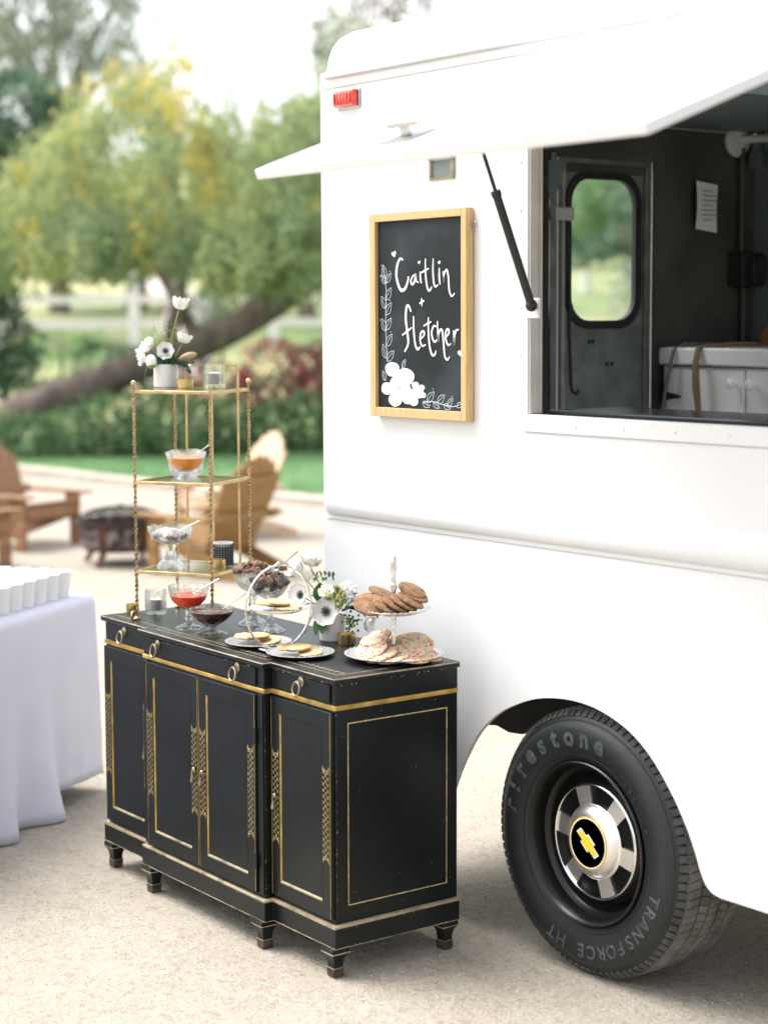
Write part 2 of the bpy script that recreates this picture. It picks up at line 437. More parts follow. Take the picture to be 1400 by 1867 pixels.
def site(s, r, z=0):            # along the yard's long axis, across it, up
    p = FW * s + RT * r; return V((p.x, p.y, z))

# ------------------------------------------------------------------ setting
def hill_z(s, r):
    a = max(0.0, s - 26)
    z = .145 * a if a < 10 else (1.45 + .085 * (a - 10) if a < 40 else 4.0 + .09 * (a - 40))
    return z + .35 * noise.noise(V((s * .09, r * .09, 3))) * min(1, a / 6) - .06
mb = MB()
n = 40
g = [(-140 + 7 * i) for i in range(n + 1)]
xs = sorted(set([-300, 300] + g)); 
mb.add([(x, y, 0) for y in xs for x in xs], [(j * len(xs) + i, j * len(xs) + i + 1, (j + 1) * len(xs) + i + 1, (j + 1) * len(xs) + i) for j in range(len(xs) - 1) for i in range(len(xs) - 1)], 'decomposed_granite')
tag(mb.build('ground'), kind='structure')
mb = MB(); ss = [25.6 + .8 * i for i in range(40)] + [58 + 4 * i for i in range(36)]; rr = [-60 + 2 * i for i in range(60)]
vs = [site(s, r * max(1, s / 50), hill_z(s, r)) for s in ss for r in rr]
k = len(rr)
mb.add(vs, [(j * k + i, j * k + i + 1, (j + 1) * k + i + 1, (j + 1) * k + i) for j in range(len(ss) - 1) for i in range(k - 1)], 'hill_grass', True)
tag(mb.build('hillside'), kind='structure')
# pale path climbing the slope behind the fence
mb = MB(); vs = []
for i in range(36):
    sd_ = 30.5 + .9 * i; c = -.116 * sd_ + .5 * sin((sd_ - 30) * .16)
    for d in (-.55, -.2, .2, .55): vs.append(site(sd_, c + d, hill_z(sd_, c + d) + .07))
mb.add(vs, [(4 * i + j, 4 * i + 4 + j, 4 * i + 5 + j, 4 * i + 1 + j) for i in range(35) for j in range(3)], 'road_beige', True)
tag(mb.build('dirt_path'), kind='structure')
# lawn with its kerb
kb = [(-26, 8.3), (-21, 9.0), (-18.3, 9.45), (-17.6, 9.47), (-16, 9.70), (-14.2, 9.95), (-12, 10.3), (-9, 10.8)]
mb = MB(); o1 = [(x, y, .03) for x, y in kb]; o2 = [(x - 8.5 + .25 * (x + 26) , y + 9, .03) for x, y in kb]
mb.add(o1 + o2, [(i, i + 1, len(kb) + i + 1, len(kb) + i) for i in range(len(kb) - 1)], 'lawn_green')
tag(mb.build('lawn'), kind='structure')
vs = []; fs = []
lr = np.random.default_rng(3)
NB = 26000
for i in range(NB):
    t = lr.random(); u = lr.random() ** 1.5 * .55
    x = -21 + 12 * t; y0 = np.interp(x, [p[0] for p in kb], [p[1] for p in kb])
    p = V((x - 2.2 * u, y0 + .12 + 9 * u, .02)); a = lr.random() * 6.28; h = .03 + .05 * lr.random()
    w = V((cos(a), sin(a), 0)) * .006; o = len(vs)
    vs += [p - w, p + w, p + V((lr.normal() * .015, lr.normal() * .015, h))]; fs.append((o, o + 1, o + 2))
mb = MB(); mb.add(vs, fs, 'mid_leaf'); tag(mb.build('grass'), 'short green lawn grass behind the fire pit seats', 'grass', kind='stuff')
mb = MB()
F2 = lambda i, d, z: (kb[i][0] + d * .16, kb[i][1] - d, z)
vs = []
for i in range(len(kb)):
    vs += [F2(i, .16, 0), F2(i, .16, .07), F2(i, .0, .085), F2(i, -.02, 0)]
mb.add(vs, [(4 * i + j, 4 * i + 4 + j, 4 * i + 4 + (j + 1) % 4, 4 * i + (j + 1) % 4) for i in range(len(kb) - 1) for j in range(4)], 'kerb_stone')
tag(mb.build('lawn_kerb'), kind='structure')
# loose grit on the near ground
vs = []; fs = []
pr = np.random.default_rng(5)
for i in range(9000):
    s = 4.2 + 3.2 * pr.random() ** 1.2; r = (pr.random() * 2 - 1) * .235 * s
    c = site(s, r, 0); q = .0012 + .0028 * pr.random() ** 3
    o = len(vs); a = pr.random() * 6
    for kx, ky, kz in ((1, 0, .1), (0, 1, .1), (-1, 0, .1), (0, -1, .1), (.1, .1, .9)):
        vs.append((c.x + q * (kx * cos(a) - ky * sin(a)) * (.8 + .5 * pr.random()), c.y + q * (kx * sin(a) + ky * cos(a)), q * kz))
    fs += [(o, o + 1, o + 4), (o + 1, o + 2, o + 4), (o + 2, o + 3, o + 4), (o + 3, o, o + 4)]
mb = MB(); nf = len(fs); mb.add(vs, fs[:nf // 2], 'kerb_stone'); mb.add(vs, fs[nf // 2:], 'ceramic')
mat('grit_dark', (.30, .25, .19), .9); mat('grit_pale', (.52, .47, .41), .9)
mb.mats = ['grit_dark', 'grit_pale']
tag(mb.build('gravel'), 'loose fine grit lying on the pale ground', 'gravel', kind='stuff')

# ------------------------------------------------------------------ food truck
TA = -.006; TO = (-4.768, 3.36, 0)
truck = empty('food_truck', TO, (0, TA, 0))
tag(truck, 'white step van food truck with its serving hatch propped open', 'truck')
def tl(X, Z): return (X - TO[0] - TA * Z, Z + TA * (X - TO[0]))
def tp(X, Y, Z):
    x, z = tl(X, Z); return V((x, Y - TO[1], z))
LEN = 4.5; WID = 1.96; ZB = .35
arch = [(-4.150, .352), (-4.125, .41), (-4.096, .47), (-4.06, .53), (-4.017, .59), (-3.965, .64), (-3.898, .685), (-3.80, .727), (-3.703, .750), (-3.60, .757), (-3.50, .745), (-3.40, .71),
        (-3.32, .655), (-3.25, .58), (-3.20, .51), (-3.167, .45), (-3.145, .40), (-3.128, .372), (-3.105, .355), (-3.075, .349)]
def smooth_line(P, k=4):
    Q = []
    for i in range(len(P) - 1):
        p0, p1, p2, p3 = P[max(i - 1, 0)], P[i], P[i + 1], P[min(i + 2, len(P) - 1)]
        for j in range(k):
            t = j / k
            Q.append(tuple(.5 * (2 * p1[c] + (p2[c] - p0[c]) * t + (2 * p0[c] - 5 * p1[c] + 4 * p2[c] - p3[c]) * t * t + (3 * p1[c] - p0[c] - 3 * p2[c] + p3[c]) * t ** 3) for c in (0, 1)))
    return Q + [P[-1]]
arch = smooth_line(arch)
outer = [(0, ZB)] + [tl(*p) for p in arch] + [(LEN, ZB), (LEN, 2.53), (0, 2.53)]
OX0, OX1, OZ0, OZ1 = tl(-3.806, 1.8)[0], tl(-2.56, 1.8)[0], 1.515, 2.39
hole = [(OX0, OZ0), (OX0, OZ1), (OX1, OZ1), (OX1, OZ0)]
SIDE = lambda u, v, t: V((u, t, v))
REAR = lambda u, v, t: V((t, u, v))
mb = MB(); mb.slab(outer, [hole, [(2.5, .76), (2.5, 2.38), (3.6, 2.38), (3.6, .76)]], 0, .014, 'truck_white', SIDE)  # second hole: door opening added out of view to light the interior
tag(mb.build('side_panel', truck))
# rear, front, far side walls and the floor and ceiling (inner faces grey)
mb = MB(); wy0, wy1 = .98 + .0, 0
dY0, dY1 = 4.307 - 3.36, 4.752 - 3.36
WY0, WY1, WZ0, WZ1 = 4.359 - 3.36, 4.669 - 3.36, 1.764, 2.253
def rrect(u0, v0, u1, v1, r, n=6):
    P = []
    for cx, cy_, a0 in ((u1 - r, v1 - r, 0), (u0 + r, v1 - r, 90), (u0 + r, v0 + r, 180), (u1 - r, v0 + r, 270)):
        for i in range(n + 1):
            a = R(a0 + 90 * i / n); P.append((cx + r * cos(a), cy_ + r * sin(a)))
    return P
wh = rrect(WY0, WZ0, WY1, WZ1, .085)
l2 = (dY0 - .012 - (dY1 - dY0), dY0 - .012)
wh2 = rrect(l2[0] + .08, WZ0, l2[1] - .055, WZ1, .085)
mb.slab([(.05, .45), (WID - .05, .45), (WID - .05, 2.52), (.05, 2.52)], [[(dY0 - .005, 1.0), (dY0 - .005, 2.33), (dY1 + .005, 2.33), (dY1 + .005, 1.0)], [(l2[0], 1.0), (l2[0], 2.33), (l2[1], 2.33), (l2[1], 1.0)]], .003, .055, 'truck_white', REAR)
mb.build('rear_wall', truck)
mb = MB()
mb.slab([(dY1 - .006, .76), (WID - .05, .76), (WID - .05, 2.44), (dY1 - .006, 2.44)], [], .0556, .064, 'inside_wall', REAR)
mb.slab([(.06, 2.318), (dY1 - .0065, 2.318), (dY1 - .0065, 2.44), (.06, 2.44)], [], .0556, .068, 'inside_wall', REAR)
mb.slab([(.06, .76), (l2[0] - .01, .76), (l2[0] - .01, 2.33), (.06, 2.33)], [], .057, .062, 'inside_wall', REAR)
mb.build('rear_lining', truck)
mb = MB()
mb.slab([(.057, ZB + .3), (LEN, ZB + .3), (LEN, 2.53), (.057, 2.53)], [[(1.75, .76), (1.75, 2.3), (3.9, 2.3), (3.9, .76)]], WID - .045, WID, 'truck_white', SIDE); mb.build('far_panel', truck)  # far door opening added out of view to let daylight in
mb = MB(); mb.box((.063, WID - .055, .76), (1.74, WID - .047, 2.44), 'inside_light'); mb.build('far_lining', truck)
mb = MB(); mb.slab([(.06, .62), (WID - .06, .62), (WID - .06, 2.53), (.06, 2.53)], [[(.18, 1.25), (.18, 2.3), (WID - .18, 2.3), (WID - .18, 1.25)]], LEN - .045, LEN + .003, 'truck_white', REAR); mb.build('front_wall', truck)  # wide windscreen opening, added out of view to brighten the inside
mb = MB(); mb.box((LEN - .03, .181, 1.251), (LEN - .024, WID - .181, 2.299), 'window_glass'); mb.build('windscreen', truck)
mb = MB(); mb.box((.06, .345, .70), (LEN - .05, WID - .06, .75), 'jamb_grey'); mb.build('floor_pan', truck)
mb = MB(); mb.box((OX1 + .01, .016, .76), (2.49, .022, 2.44), 'truck_white'); mb.box((.07, .016, .76), (OX0 - .01, .022, 2.44), 'truck_white'); mb.box((OX0 - .01, .016, .76), (OX1 + .01, .022, OZ0 - .03), 'truck_white'); mb.build('near_lining', truck)  # unseen lining, kept white to bounce light onto the cupboard
mb = MB(); mb.slab([(.06, .06), (LEN - .05, .06), (LEN - .05, WID - .06), (.06, WID - .06)], [[(.9, .42), (.9, 1.54), (3.9, 1.54), (3.9, .42)]], 2.445, 2.50, 'inside_light', lambda u, v, t: V((u, v, t)))  # ceiling hole added below the skylight to let its light down
mb.build('ceiling_panel', truck)
# rear doors with rubber framed windows
for (a, b, w, lab) in ((dY0, dY1, wh, None), (l2[0], l2[1], wh2, None)):
    d = MB(); d.slab([(a, 1.002), (b - .002, 1.002), (b - .002, 2.325), (a, 2.325)], [w], .038, .050, 'inside_door', REAR)
    d.box((.051, b - .045, 1.01), (.062, b - .03, 2.30), 'inside_door'); d.box((.051, a + .002, 1.01), (.066, a + .018, 2.30), 'inside_trim')
    d.box((.051, a + .025, 2.27), (.058, b - .05, 2.30), 'inside_wall')
    do = d.build('rear_door', truck, bevel=.002)
    wo0, wo1 = min(p[0] for p in w), max(p[0] for p in w)
    r_ = MB(); r_.slab(rrect(wo0 - .022, WZ0 - .026, wo1 + .026, WZ1 + .026, .105), [rrect(wo0 + .003, WZ0 + .003, wo1 - .003, WZ1 - .003, .082)], .034, .058, 'rubber', REAR)
    r_.build('window_seal', do, bevel=.004)
    g_ = MB(); g_.slab(rrect(wo0 + .002, WZ0 + .002, wo1 - .002, WZ1 - .002, .083), [], .049, .052, 'window_glass', REAR); g_.build('window_pane', do)
    bl = MB()
    for (y, z) in ((4.45, 1.693), (4.468, 1.694), (4.536, 1.615), (4.56, 1.616)):
        if a == dY0: bl.ball((.051, y - 3.36, z), .007, 'rubber', 8, 6)
    if a == dY0: bl.build('bolt', do)
h = MB(); h.tube([(.075, .975, 1.90), (.075, .975, 1.72), (.085, .975, 1.55), (.088, .978, 1.525), (.092, .992, 1.517), (.095, 1.004, 1.53)], .006, 'rubber', 8); h.build('door_rod', truck)
h = MB(); h.box((.066, .80, 2.105), (.074, 1.0, 2.15), 'jamb_grey'); h.box((.066, .80, 1.3), (.10, .86, 2.33), 'dark_metal'); h.box((.066, .88, 1.3), (.085, .905, 2.33), 'inside_door')
h.build('door_bracket', truck, bevel=.004)
h = MB(); h.add([(.09, .79, 2.30), (.09, .94, 2.30), (.09, .88, 2.16), (.10, .79, 2.30), (.10, .94, 2.30), (.10, .88, 2.16)], [(0, 2, 1), (3, 4, 5), (0, 1, 4, 3), (1, 2, 5, 4), (2, 0, 3, 5)], 'inside_light'); h.build('gusset', truck)
# wall lamp
lp = MB(); BY = 5.16 - 3.36
lp.lathe([(.0, -.002), (.058, 0), (.06, .012), (.050, .026), (.0, .03)], 'lamp_white', 24, Tm((.064, BY, 2.415), (0, pi / 2, 0)))
lp.tube([(.09, BY, 2.418), (.14, BY + .04, 2.420), (.2, BY + .05, 2.420)], .016, 'lamp_white', 10)
lo = lp.build('wall_lamp', truck)
lg = MB(); lg.lathe([(.014, 0), (.018, -.02), (.030, -.045), (.032, -.09), (.031, -.09), (.029, -.046), (.016, -.02)], 'lamp_frost', 18, Tm((.135, BY + .04, 2.405))); lg.build('lamp_glass', lo)
eb = MB(); eb.box((.063, 5.125 - 3.36, 1.888), (.14, 5.245 - 3.36, 2.008), 'dark_metal'); eb.box((.142, 5.15 - 3.36, 1.90), (.17, 5.225 - 3.36, 1.99), 'dark_metal')
eb.tube([(.085, 5.19 - 3.36, 1.2), (.085, 5.19 - 3.36, 1.887)], .012, 'inside_wall', 8); eb.tube([(.085, 5.175 - 3.36, 2.009), (.085, 5.175 - 3.36, 2.39)], .012, 'inside_wall', 8)
eb.build('electrical_box', truck, bevel=.004)
# window trim: sill flange, jamb return, rivets, counter
mb = MB(); mb.box((OX0 - .015, -.004, OZ0 - .048), (OX1 + .03, -.0005, OZ0 - .001), 'truck_white'); mb.build('sill_flange', truck, bevel=.0015)
mb = MB(); mb.box((OX0 - .016, -.0025, OZ0 - .0515), (OX1 + .03, -.0005, OZ0 - .0485), 'truck_seal'); mb.build('sill_seam', truck)
mb = MB(); mb.box((OX0 + .0005, .001, OZ0 + .002), (OX0 + .005, .040, OZ1 - .004), 'jamb_grey'); mb.box((OX0 + .0055, .032, OZ0 + .002), (OX0 + .010, .0395, OZ1 - .004), 'jamb_grey'); mb.box((OX1 - .012, .015, OZ0 + .002), (OX1 - .001, .053, OZ1 - .004), 'jamb_grey'); mb.box((OX0 + .013, .015, OZ1 - .012), (OX1 - .013, .053, OZ1 - .002), 'jamb_grey'); mb.build('window_jamb', truck)
mb = MB(); mb.box((OX0 - .045, -.003, OZ0 + .0), (OX0 - .002, -.0005, OZ1), 'truck_white'); mb.build('jamb_flange', truck, bevel=.001)
rv = MB()
for i in range(7): rv.ball((OX0 - .030, -.003, OZ0 + .03 + .13 * i), .0055, 'truck_white', 10, 6, (1, .6, 1))
for i in range(9): rv.ball((OX0 + .012 + .18 * i, -.004, OZ0 - .025), .0055, 'truck_white', 10, 6, (1, .6, 1))
tag(rv.build('rivet', truck), kind='stuff')
mb = MB(); mb.box((OX0 + .013, .06, 1.495), (OX1 - .01, .33, 1.525), 'counter_black'); mb.build('counter', truck, bevel=.004)
# roof
mb = MB()
def loop(inx, iny, z, n=6):
    r = .10
    x0, x1, y0, y1 = -.012 + inx, LEN + .02 - inx, -.016 + iny, WID + .016 - iny
    r = max(.02, .07 - inx * .2); P = []
    for cx, cyy, a0 in ((x1 - r, y1 - r, 0), (x0 + r, y1 - r, 90), (x0 + r, y0 + r, 180), (x1 - r, y0 + r, 270)):
        for i in range(n + 1):
            a = R(a0 + 90 * i / n); P.append((cx + r * cos(a), cyy + r * sin(a), z))
    return P
prof = [(0.012, 2.508), (0, 2.512), (0, 2.528), (.008, 2.532), (.011, 2.545), (.015, 2.575), (.024, 2.605), (.040, 2.630), (.066, 2.648), (.11, 2.660), (.3, 2.674), (.6, 2.684)]
vs = []; fs = []
for a, z in prof: vs += loop(a, a, z)
k = 28
for j in range(len(prof) - 1):
    for i in range(k): fs.append((j * k + i, j * k + (i + 1) % k, (j + 1) * k + (i + 1) % k, (j + 1) * k + i))
top_ring = vs[(len(prof) - 1) * k:]
mb.add(vs, fs, 'truck_white', True); ro_ = mb.build('roof', truck)
panemat('added_skylight_pane', (.97, .98, .98), .06, .04, .5)
mb = MB(); mb.add([(x, y, z + .001) for x, y, z in top_ring], [tuple(range(k))], 'added_skylight_pane'); mb.build('added_skylight', ro_)  # unseen skylight, added to light the truck interior
# seams
for z in (2.478, 1.150):
    mb = MB(); mb.box((.02, -.0018, z), (LEN, -.0004, z + .004), 'truck_seal'); mb.build('panel_seam', truck)
# belt rail
mb = MB(); vs = []; fs = []; st = [(.012, .0), (.018, .5), (.03, .8), (.05, 1), (LEN, 1)]
pf = [(0, -.047), (-.008, -.045), (-.016, -.035), (-.0215, -.014), (-.022, .006), (-.018, .026), (-.010, .040), (0, .046)]
for x, f in st:
    for a, b in pf: vs.append((x, a * (f or .02) - .0003, 1.213 + b * (.6 + .4 * f)))
for i in range(len(st) - 1):
    for j in range(len(pf) - 1): fs.append((i * 8 + j, i * 8 + 8 + j, i * 8 + 9 + j, i * 8 + 1 + j))
fs.append(tuple(range(8)))
mb.add(vs, fs, 'truck_white', True); mb.build('belt_rail', truck)
# marker lamp
ml = MB(); mx, mz = tl(-4.632, 2.440)
ml.box((mx - .058, -.006, mz - .03), (mx + .060, -.0005, mz + .027), 'steel'); mo = ml.build('marker_lamp', truck, bevel=.002)
ml = MB(); vs = []; 
for t, (dx, dz, dy) in enumerate(((.052, .024, -.007), (.052, .024, -.016), (.046, .019, -.026), (.02, .009, -.029))):
    vs += [(mx - dx, dy, mz - dz), (mx + dx, dy, mz - dz), (mx + dx, dy, mz + dz), (mx - dx, dy, mz + dz)]
fs = [(4 * j + i, 4 * j + (i + 1) % 4, 4 * j + 4 + (i + 1) % 4, 4 * j + 4 + i) for j in range(3) for i in range(4)] + [(12, 13, 14, 15)]
ml.add(vs, fs, 'red_lens')
for i in range(6): ml.box((mx - .042 + .016 * i, -.0275, mz - .015), (mx - .036 + .016 * i, -.026 - .005, mz + .015), 'red_lens')
tag(ml.build('red_lens', mo, bevel=.003), 'red ribbed lens')
# serving hatch, hinged at the top, held out
hx0, hz = tl(-3.845, 2.43); hx1 = tl(-2.512, 2.1)[0]
hd = V((0, -.846, -.312)); hl = hd.length; hu = hd.normalized(); hn = V((0, hu.z, -hu.y))
HT = lambda u, v, t: V((u, -.004, hz)) + hu * v + hn * t
mb = MB(); mb.slab([(hx0, 0), (hx1, 0), (hx1, hl), (hx0, hl)], [], 0, .026, 'truck_white', HT)
ho = mb.build('serving_hatch', truck, bevel=.004)
mb = MB(); mb.slab([(hx0 + .012, .01), (hx0 + .022, .01), (hx0 + .022, hl - .02), (hx0 + .012, hl - .02)], [], .0265, .0285, 'truck_seal', HT); mb.build('hatch_seam', ho)
mb = MB(); mb.tube([(hx0, -.012, hz + .012), (hx1, -.012, hz + .012)], .011, 'truck_white', 10); mb.build('hatch_hinge', ho)
ux = -3.40 - TO[0]
mb = MB(); mb.slab([(ux - .06, hl - .20), (ux + .06, hl - .20), (ux + .06, hl - .10), (ux - .06, hl - .10)], [], .0265, .029, 'latch_grey', HT); mb.slab([(ux - .012, hl - .155), (ux + .012, hl - .155), (ux + .012, hl - .14), (ux - .012, hl - .14)], [], .0295, .05, 'spoon_steel', HT)
mb.slab([(ux - .055, hl - .156), (ux + .055, hl - .156), (ux + .055, hl - .139), (ux - .055, hl - .139)], [], .0505, .062, 'spoon_steel', HT); mb.build('hatch_handle', ho, bevel=.002)
lx = tl(-3.145, 2.1)[0]
mb = MB(); zl = hz - .312
for a, b in ((-.042, -.034), (.034, .042)): mb.box((lx + a, -.838, zl - .036), (lx + b, -.828, zl + .004), 'brass_dark')
mb.box((lx - .042, -.838, zl - .044), (lx + .042, -.828, zl - .0365), 'brass_dark'); mb.box((lx - .033, -.834, zl - .036), (lx + .033, -.830, zl + .002), 'latch_grey'); mb.build('hatch_latch', ho, bevel=.001)
# gas strut
sb_, st_ = tp(-3.768, 3.335, 1.815), tp(-3.79, 3.135, 2.325)
dv = st_ - sb_; mb = MB()
mb.tube([sb_, sb_ + dv * .58], .0115, 'strut_black', 12); mb.tube([sb_ + dv * .581, st_], .005, 'strut_black', 8)
mb.tube([sb_ + dv * .56, sb_ + dv * .59], .0135, 'strut_black', 12); mb.ball(sb_, .017, 'strut_black', 10, 8); mb.build('gas_strut', truck)
mb = MB(); mb.box((sb_.x - .045, -.006, sb_.z - .035), (sb_.x + .01, .0, sb_.z + .02), 'truck_white'); mb.build('strut_bracket', truck, bevel=.003)
# chassis and wheel arch liner
mb = MB(); mb.box((.05, .50, .56), (LEN, .58, .69), 'dark_metal'); mb.box((.05, 1.38, .56), (LEN, 1.46, .69), 'dark_metal')
wx, wz = tl(-3.585, .36)
mb.tube([(wx, .2, .36), (wx, 1.75, .36)], .05, 'dark_metal', 12); mb.ball((wx, 1.0, .36), .17, 'dark_metal', 14, 10)
mb.box((wx - .6, .30, .42), (wx + .6, .36, .46), 'dark_metal')
mb.build('chassis', truck)
mb = MB(); lz = [(.30, .49), (.36, .50), (.44, .512), (.50, .50), (.56, .505), (.62, .55), (1.75, .55), (1.75, .70), (.28, .70)]
mb.slab(lz, [], .34, .36, 'dark_metal', SIDE); mb.build('wheel_liner', truck)
mb = MB(); mb.box((.06, .058, .755), (LEN - .06, .34, .765), 'dark_metal'); mb.box((1.74, .058, .36), (1.76, .6, .70), 'dark_metal'); mb.build('mud_guard', truck)
# wheel: lathe about local +Z, z+ faces outward (-Y)
def make_wheel(parent, x, y, z, out=-1):
    w = empty('wheel', (x, y, z), (pi / 2 if out < 0 else -pi / 2, 0, 0)); w.parent = parent
    t = MB()
    t.lathe([(.215, -.01), (.222, -.004), (.232, .0), (.25, .007), (.275, .013), (.298, .013), (.318, .006), (.330, -.005), (.334, -.006), (.337, -.010), (.345, -.018), (.351, -.028), (.350, -.236), (.33, -.25), (.28, -.258), (.22, -.245)], 'tyre_rubber', 96, closed=True)
    ro = [.3345, .2385, .2905]
    for q in (.236, .327): t.tube([(q * cos(2 * pi * i / 72), q * sin(2 * pi * i / 72), .0025 if q < .3 else -.002) for i in range(72)], .0012, 'tyre_rubber', 5, closed=True)
    for a in range(0, 360, 30):
        t.tube([(.245 * cos(R(a + 9)), .245 * sin(R(a + 9)), .0045), (.262 * cos(R(a + 9)), .262 * sin(R(a + 9)), .0075)], .0009, 'tyre_letter', 4)
    t.build('tyre', w)
    tr = MB(); bands = [(-.026, -.068), (-.076, -.108), (-.116, -.147), (-.155, -.185), (-.193, -.232)]
    NSEG = 92
    for bi, (z0, z1) in enumerate(bands):
        for k in range(NSEG):
            a0 = 2 * pi * (k + .3 * bi) / NSEG; da = 2 * pi / NSEG * .88; r0, r1 = .349, .3595
            sk = .02 * (-1) ** bi
            P = []
            for r in (r0, r1):
                for (zz, aa) in ((z0, 0), (z1, sk), (z1, da + sk), (z0, da)):
                    rr_ = r - (.004 if (zz in (-.026, -.232)) else 0)
                    P.append((rr_ * cos(a0 + aa), rr_ * sin(a0 + aa), zz))
            tr.add(P, [(0, 1, 2, 3), (4, 7, 6, 5), (0, 4, 5, 1), (1, 5, 6, 2), (2, 6, 7, 3), (3, 7, 4, 0)], 'tread_rubber')
    for k in range(NSEG):
        a0 = 2 * pi * (k + .15) / NSEG; da = 2 * pi / NSEG * .72; P = []
        for (r, zz) in ((.336, -.0095), (.3495, -.0255), (.3565, -.0255), (.340, -.006)):
            for aa in (0, da): P.append((r * cos(a0 + aa), r * sin(a0 + aa), zz))
        tr.add(P, [(0, 1, 3, 2), (2, 3, 5, 4), (4, 5, 7, 6), (6, 7, 1, 0), (0, 2, 4, 6), (1, 7, 5, 3)], 'shoulder_rubber')
    tag(tr.build('tread', w), kind='stuff')
    r = MB()
    r.lathe([(.2165, -.004), (.219, .002), (.216, .005), (.209, .0), (.205, -.014), (.202, -.045), (.192, -.050), (.187, -.058), (.181, -.085), (.168, -.095), (.150, -.098), (.10, -.09), (.0, -.09), (.0, -.12), (.20, -.13), (.213, -.03)], 'wheel_black', 72, closed=True)
    r.tube([(.172 * cos(R(200)), .172 * sin(R(200)), -.094), (.176 * cos(R(200)), .176 * sin(R(200)), -.05)], .004, 'rubber', 8)
    r.build('rim', w)
    c = MB()
    c.lathe([(.167, -.046), (.168, -.040), (.164, -.036), (.160, -.012), (.157, .002), (.1535, .0075), (.151, .0085), (.1485, .0075), (.1475, .003), (.1475, -.03), (.155, -.046)], 'chrome', 72, closed=True)
    co = c.build('hubcap', w, (0, 0, -.046))
    c = MB(); c.lathe([(.147, -.006), (.09, .000), (.0, .000), (0, -.02), (.147, -.02)], 'hub_black', 64); c.build('hub_disc', co)
    for a in (50, -10, -70, -130, 170, 110):
        c = MB(); A = R(a); P = []
        for (rr_, hw, zz) in ((.090, .024, .006), (.1472, .028, .003)):
            for sg in (-1, 1):
                for dz in (0, -.008):
                    P.append((rr_ * cos(A) - sg * hw * sin(A), rr_ * sin(A) + sg * hw * cos(A), zz + dz))
        c.add(P, [(0, 2, 6, 4), (1, 5, 7, 3), (0, 4, 5, 1), (2, 3, 7, 6), (0, 1, 3, 2), (4, 6, 7, 5)], 'chrome_brushed'); c.build('hub_spoke', co)
    c = MB(); c.lathe([(.100, .000), (.101, .007), (.097, .010), (.094, .0105), (.092, .013), (.086, .021), (.078, .027), (.072, .0295), (.0, .0295)], 'chrome_brushed', 64); c.build('hub_dome', co)
    c = MB(); c.lathe([(.070, .0296), (.070, .0312), (.059, .0312), (.059, .0296)], 'emblem_gold', 64); c.lathe([(.0665, .0313), (.0665, .0318), (.0645, .0318), (.0645, .0313)], 'emblem_white', 64)
    em = c.build('emblem', co)
    c = MB(); c.lathe([(.0585, .0296), (.058, .0308), (0, .0308)], 'hub_black', 48); c.build('emblem_disc', em)
    def bow(sx, sy, m, z0, z1):
        out = [(-.046, -.0085), (-.0175, -.0085), (-.0195, -.0165), (.0150, -.0165), (.0175, -.0085), (.042, -.0085), (.046, .0085), (.0175, .0085), (.0195, .0165), (-.0150, .0165), (-.0175, .0085), (-.042, .0085)]
        A = R(-42); b = MB()
        b.slab([(x * sx, y * sy) for x, y in out], [], z0, z1, m, lambda u, v, t: V((u * cos(A) - v * sin(A), u * sin(A) + v * cos(A), t))); return b
    bow(1.04, 1.18, 'emblem_white', .0309, .0322).build('emblem_outline', em); bow(.92, .92, 'emblem_gold', .0323, .0332).build('emblem_bowtie', em)
    # raised sidewall lettering
    def ring(txt, a0, a1, rad, size, bold, shear=0):
        b = MB()
        for i, ch in enumerate(txt):
            if ch == ' ': continue
            cu = bpy.data.curves.new('letter', 'FONT'); cu.body = ch; cu.size = size; cu.align_x = 'CENTER'; cu.offset = bold; cu.extrude = .0008; cu.resolution_u = 3; cu.shear = shear
            ob = bpy.data.objects.new('letter', cu); COL.objects.link(ob)
            bpy.context.view_layer.update()
            me = ob.evaluated_get(bpy.context.evaluated_depsgraph_get()).to_mesh()
            A = R(a0 + (a1 - a0) * i / (len(txt) - 1)) - pi / 2
            vs_ = []
            for vv in me.vertices:
                x, y, z_ = vv.co; q = y + rad
                rr_ = q; zz = .0138 + z_ - max(0, (abs(q - .286) - .012)) * .24
                vs_.append((x * cos(A) - rr_ * sin(A), x * sin(A) + rr_ * cos(A), zz))
            b.add(vs_, [tuple(p.vertices) for p in me.polygons], 'tyre_letter')
            ob.to_mesh_clear(); bpy.data.objects.remove(ob); bpy.data.curves.remove(cu)
        return b
    tag(ring('Firestone', 170, 76, .262, .072, .0026).build('tyre_lettering', w), kind='stuff')
    tag(ring('TRANSFORCE HT', -17, -113, .266, .050, .0006).build('tyre_lettering', w), kind='stuff')
    tag(ring('LT225/75R16', 60, 10, .247, .012, .0).build('tyre_lettering', w), kind='stuff')
    return w
wheel = make_wheel(truck, wx, .014, .36)
wheel.scale = (1.03, 1.03, 1.0); wheel.location.z = .366 - (.006 * wx)
mb = MB(); mb.lathe([(.35, 0), (.355, .02), (.355, .19), (.34, .21), (.2, .215), (0, .215), (0, 0)], 'tyre_rubber', 48, Tm((wx, 1.70, .352 ), (-pi / 2, 0, 0))); mb.build('far_wheel', truck)

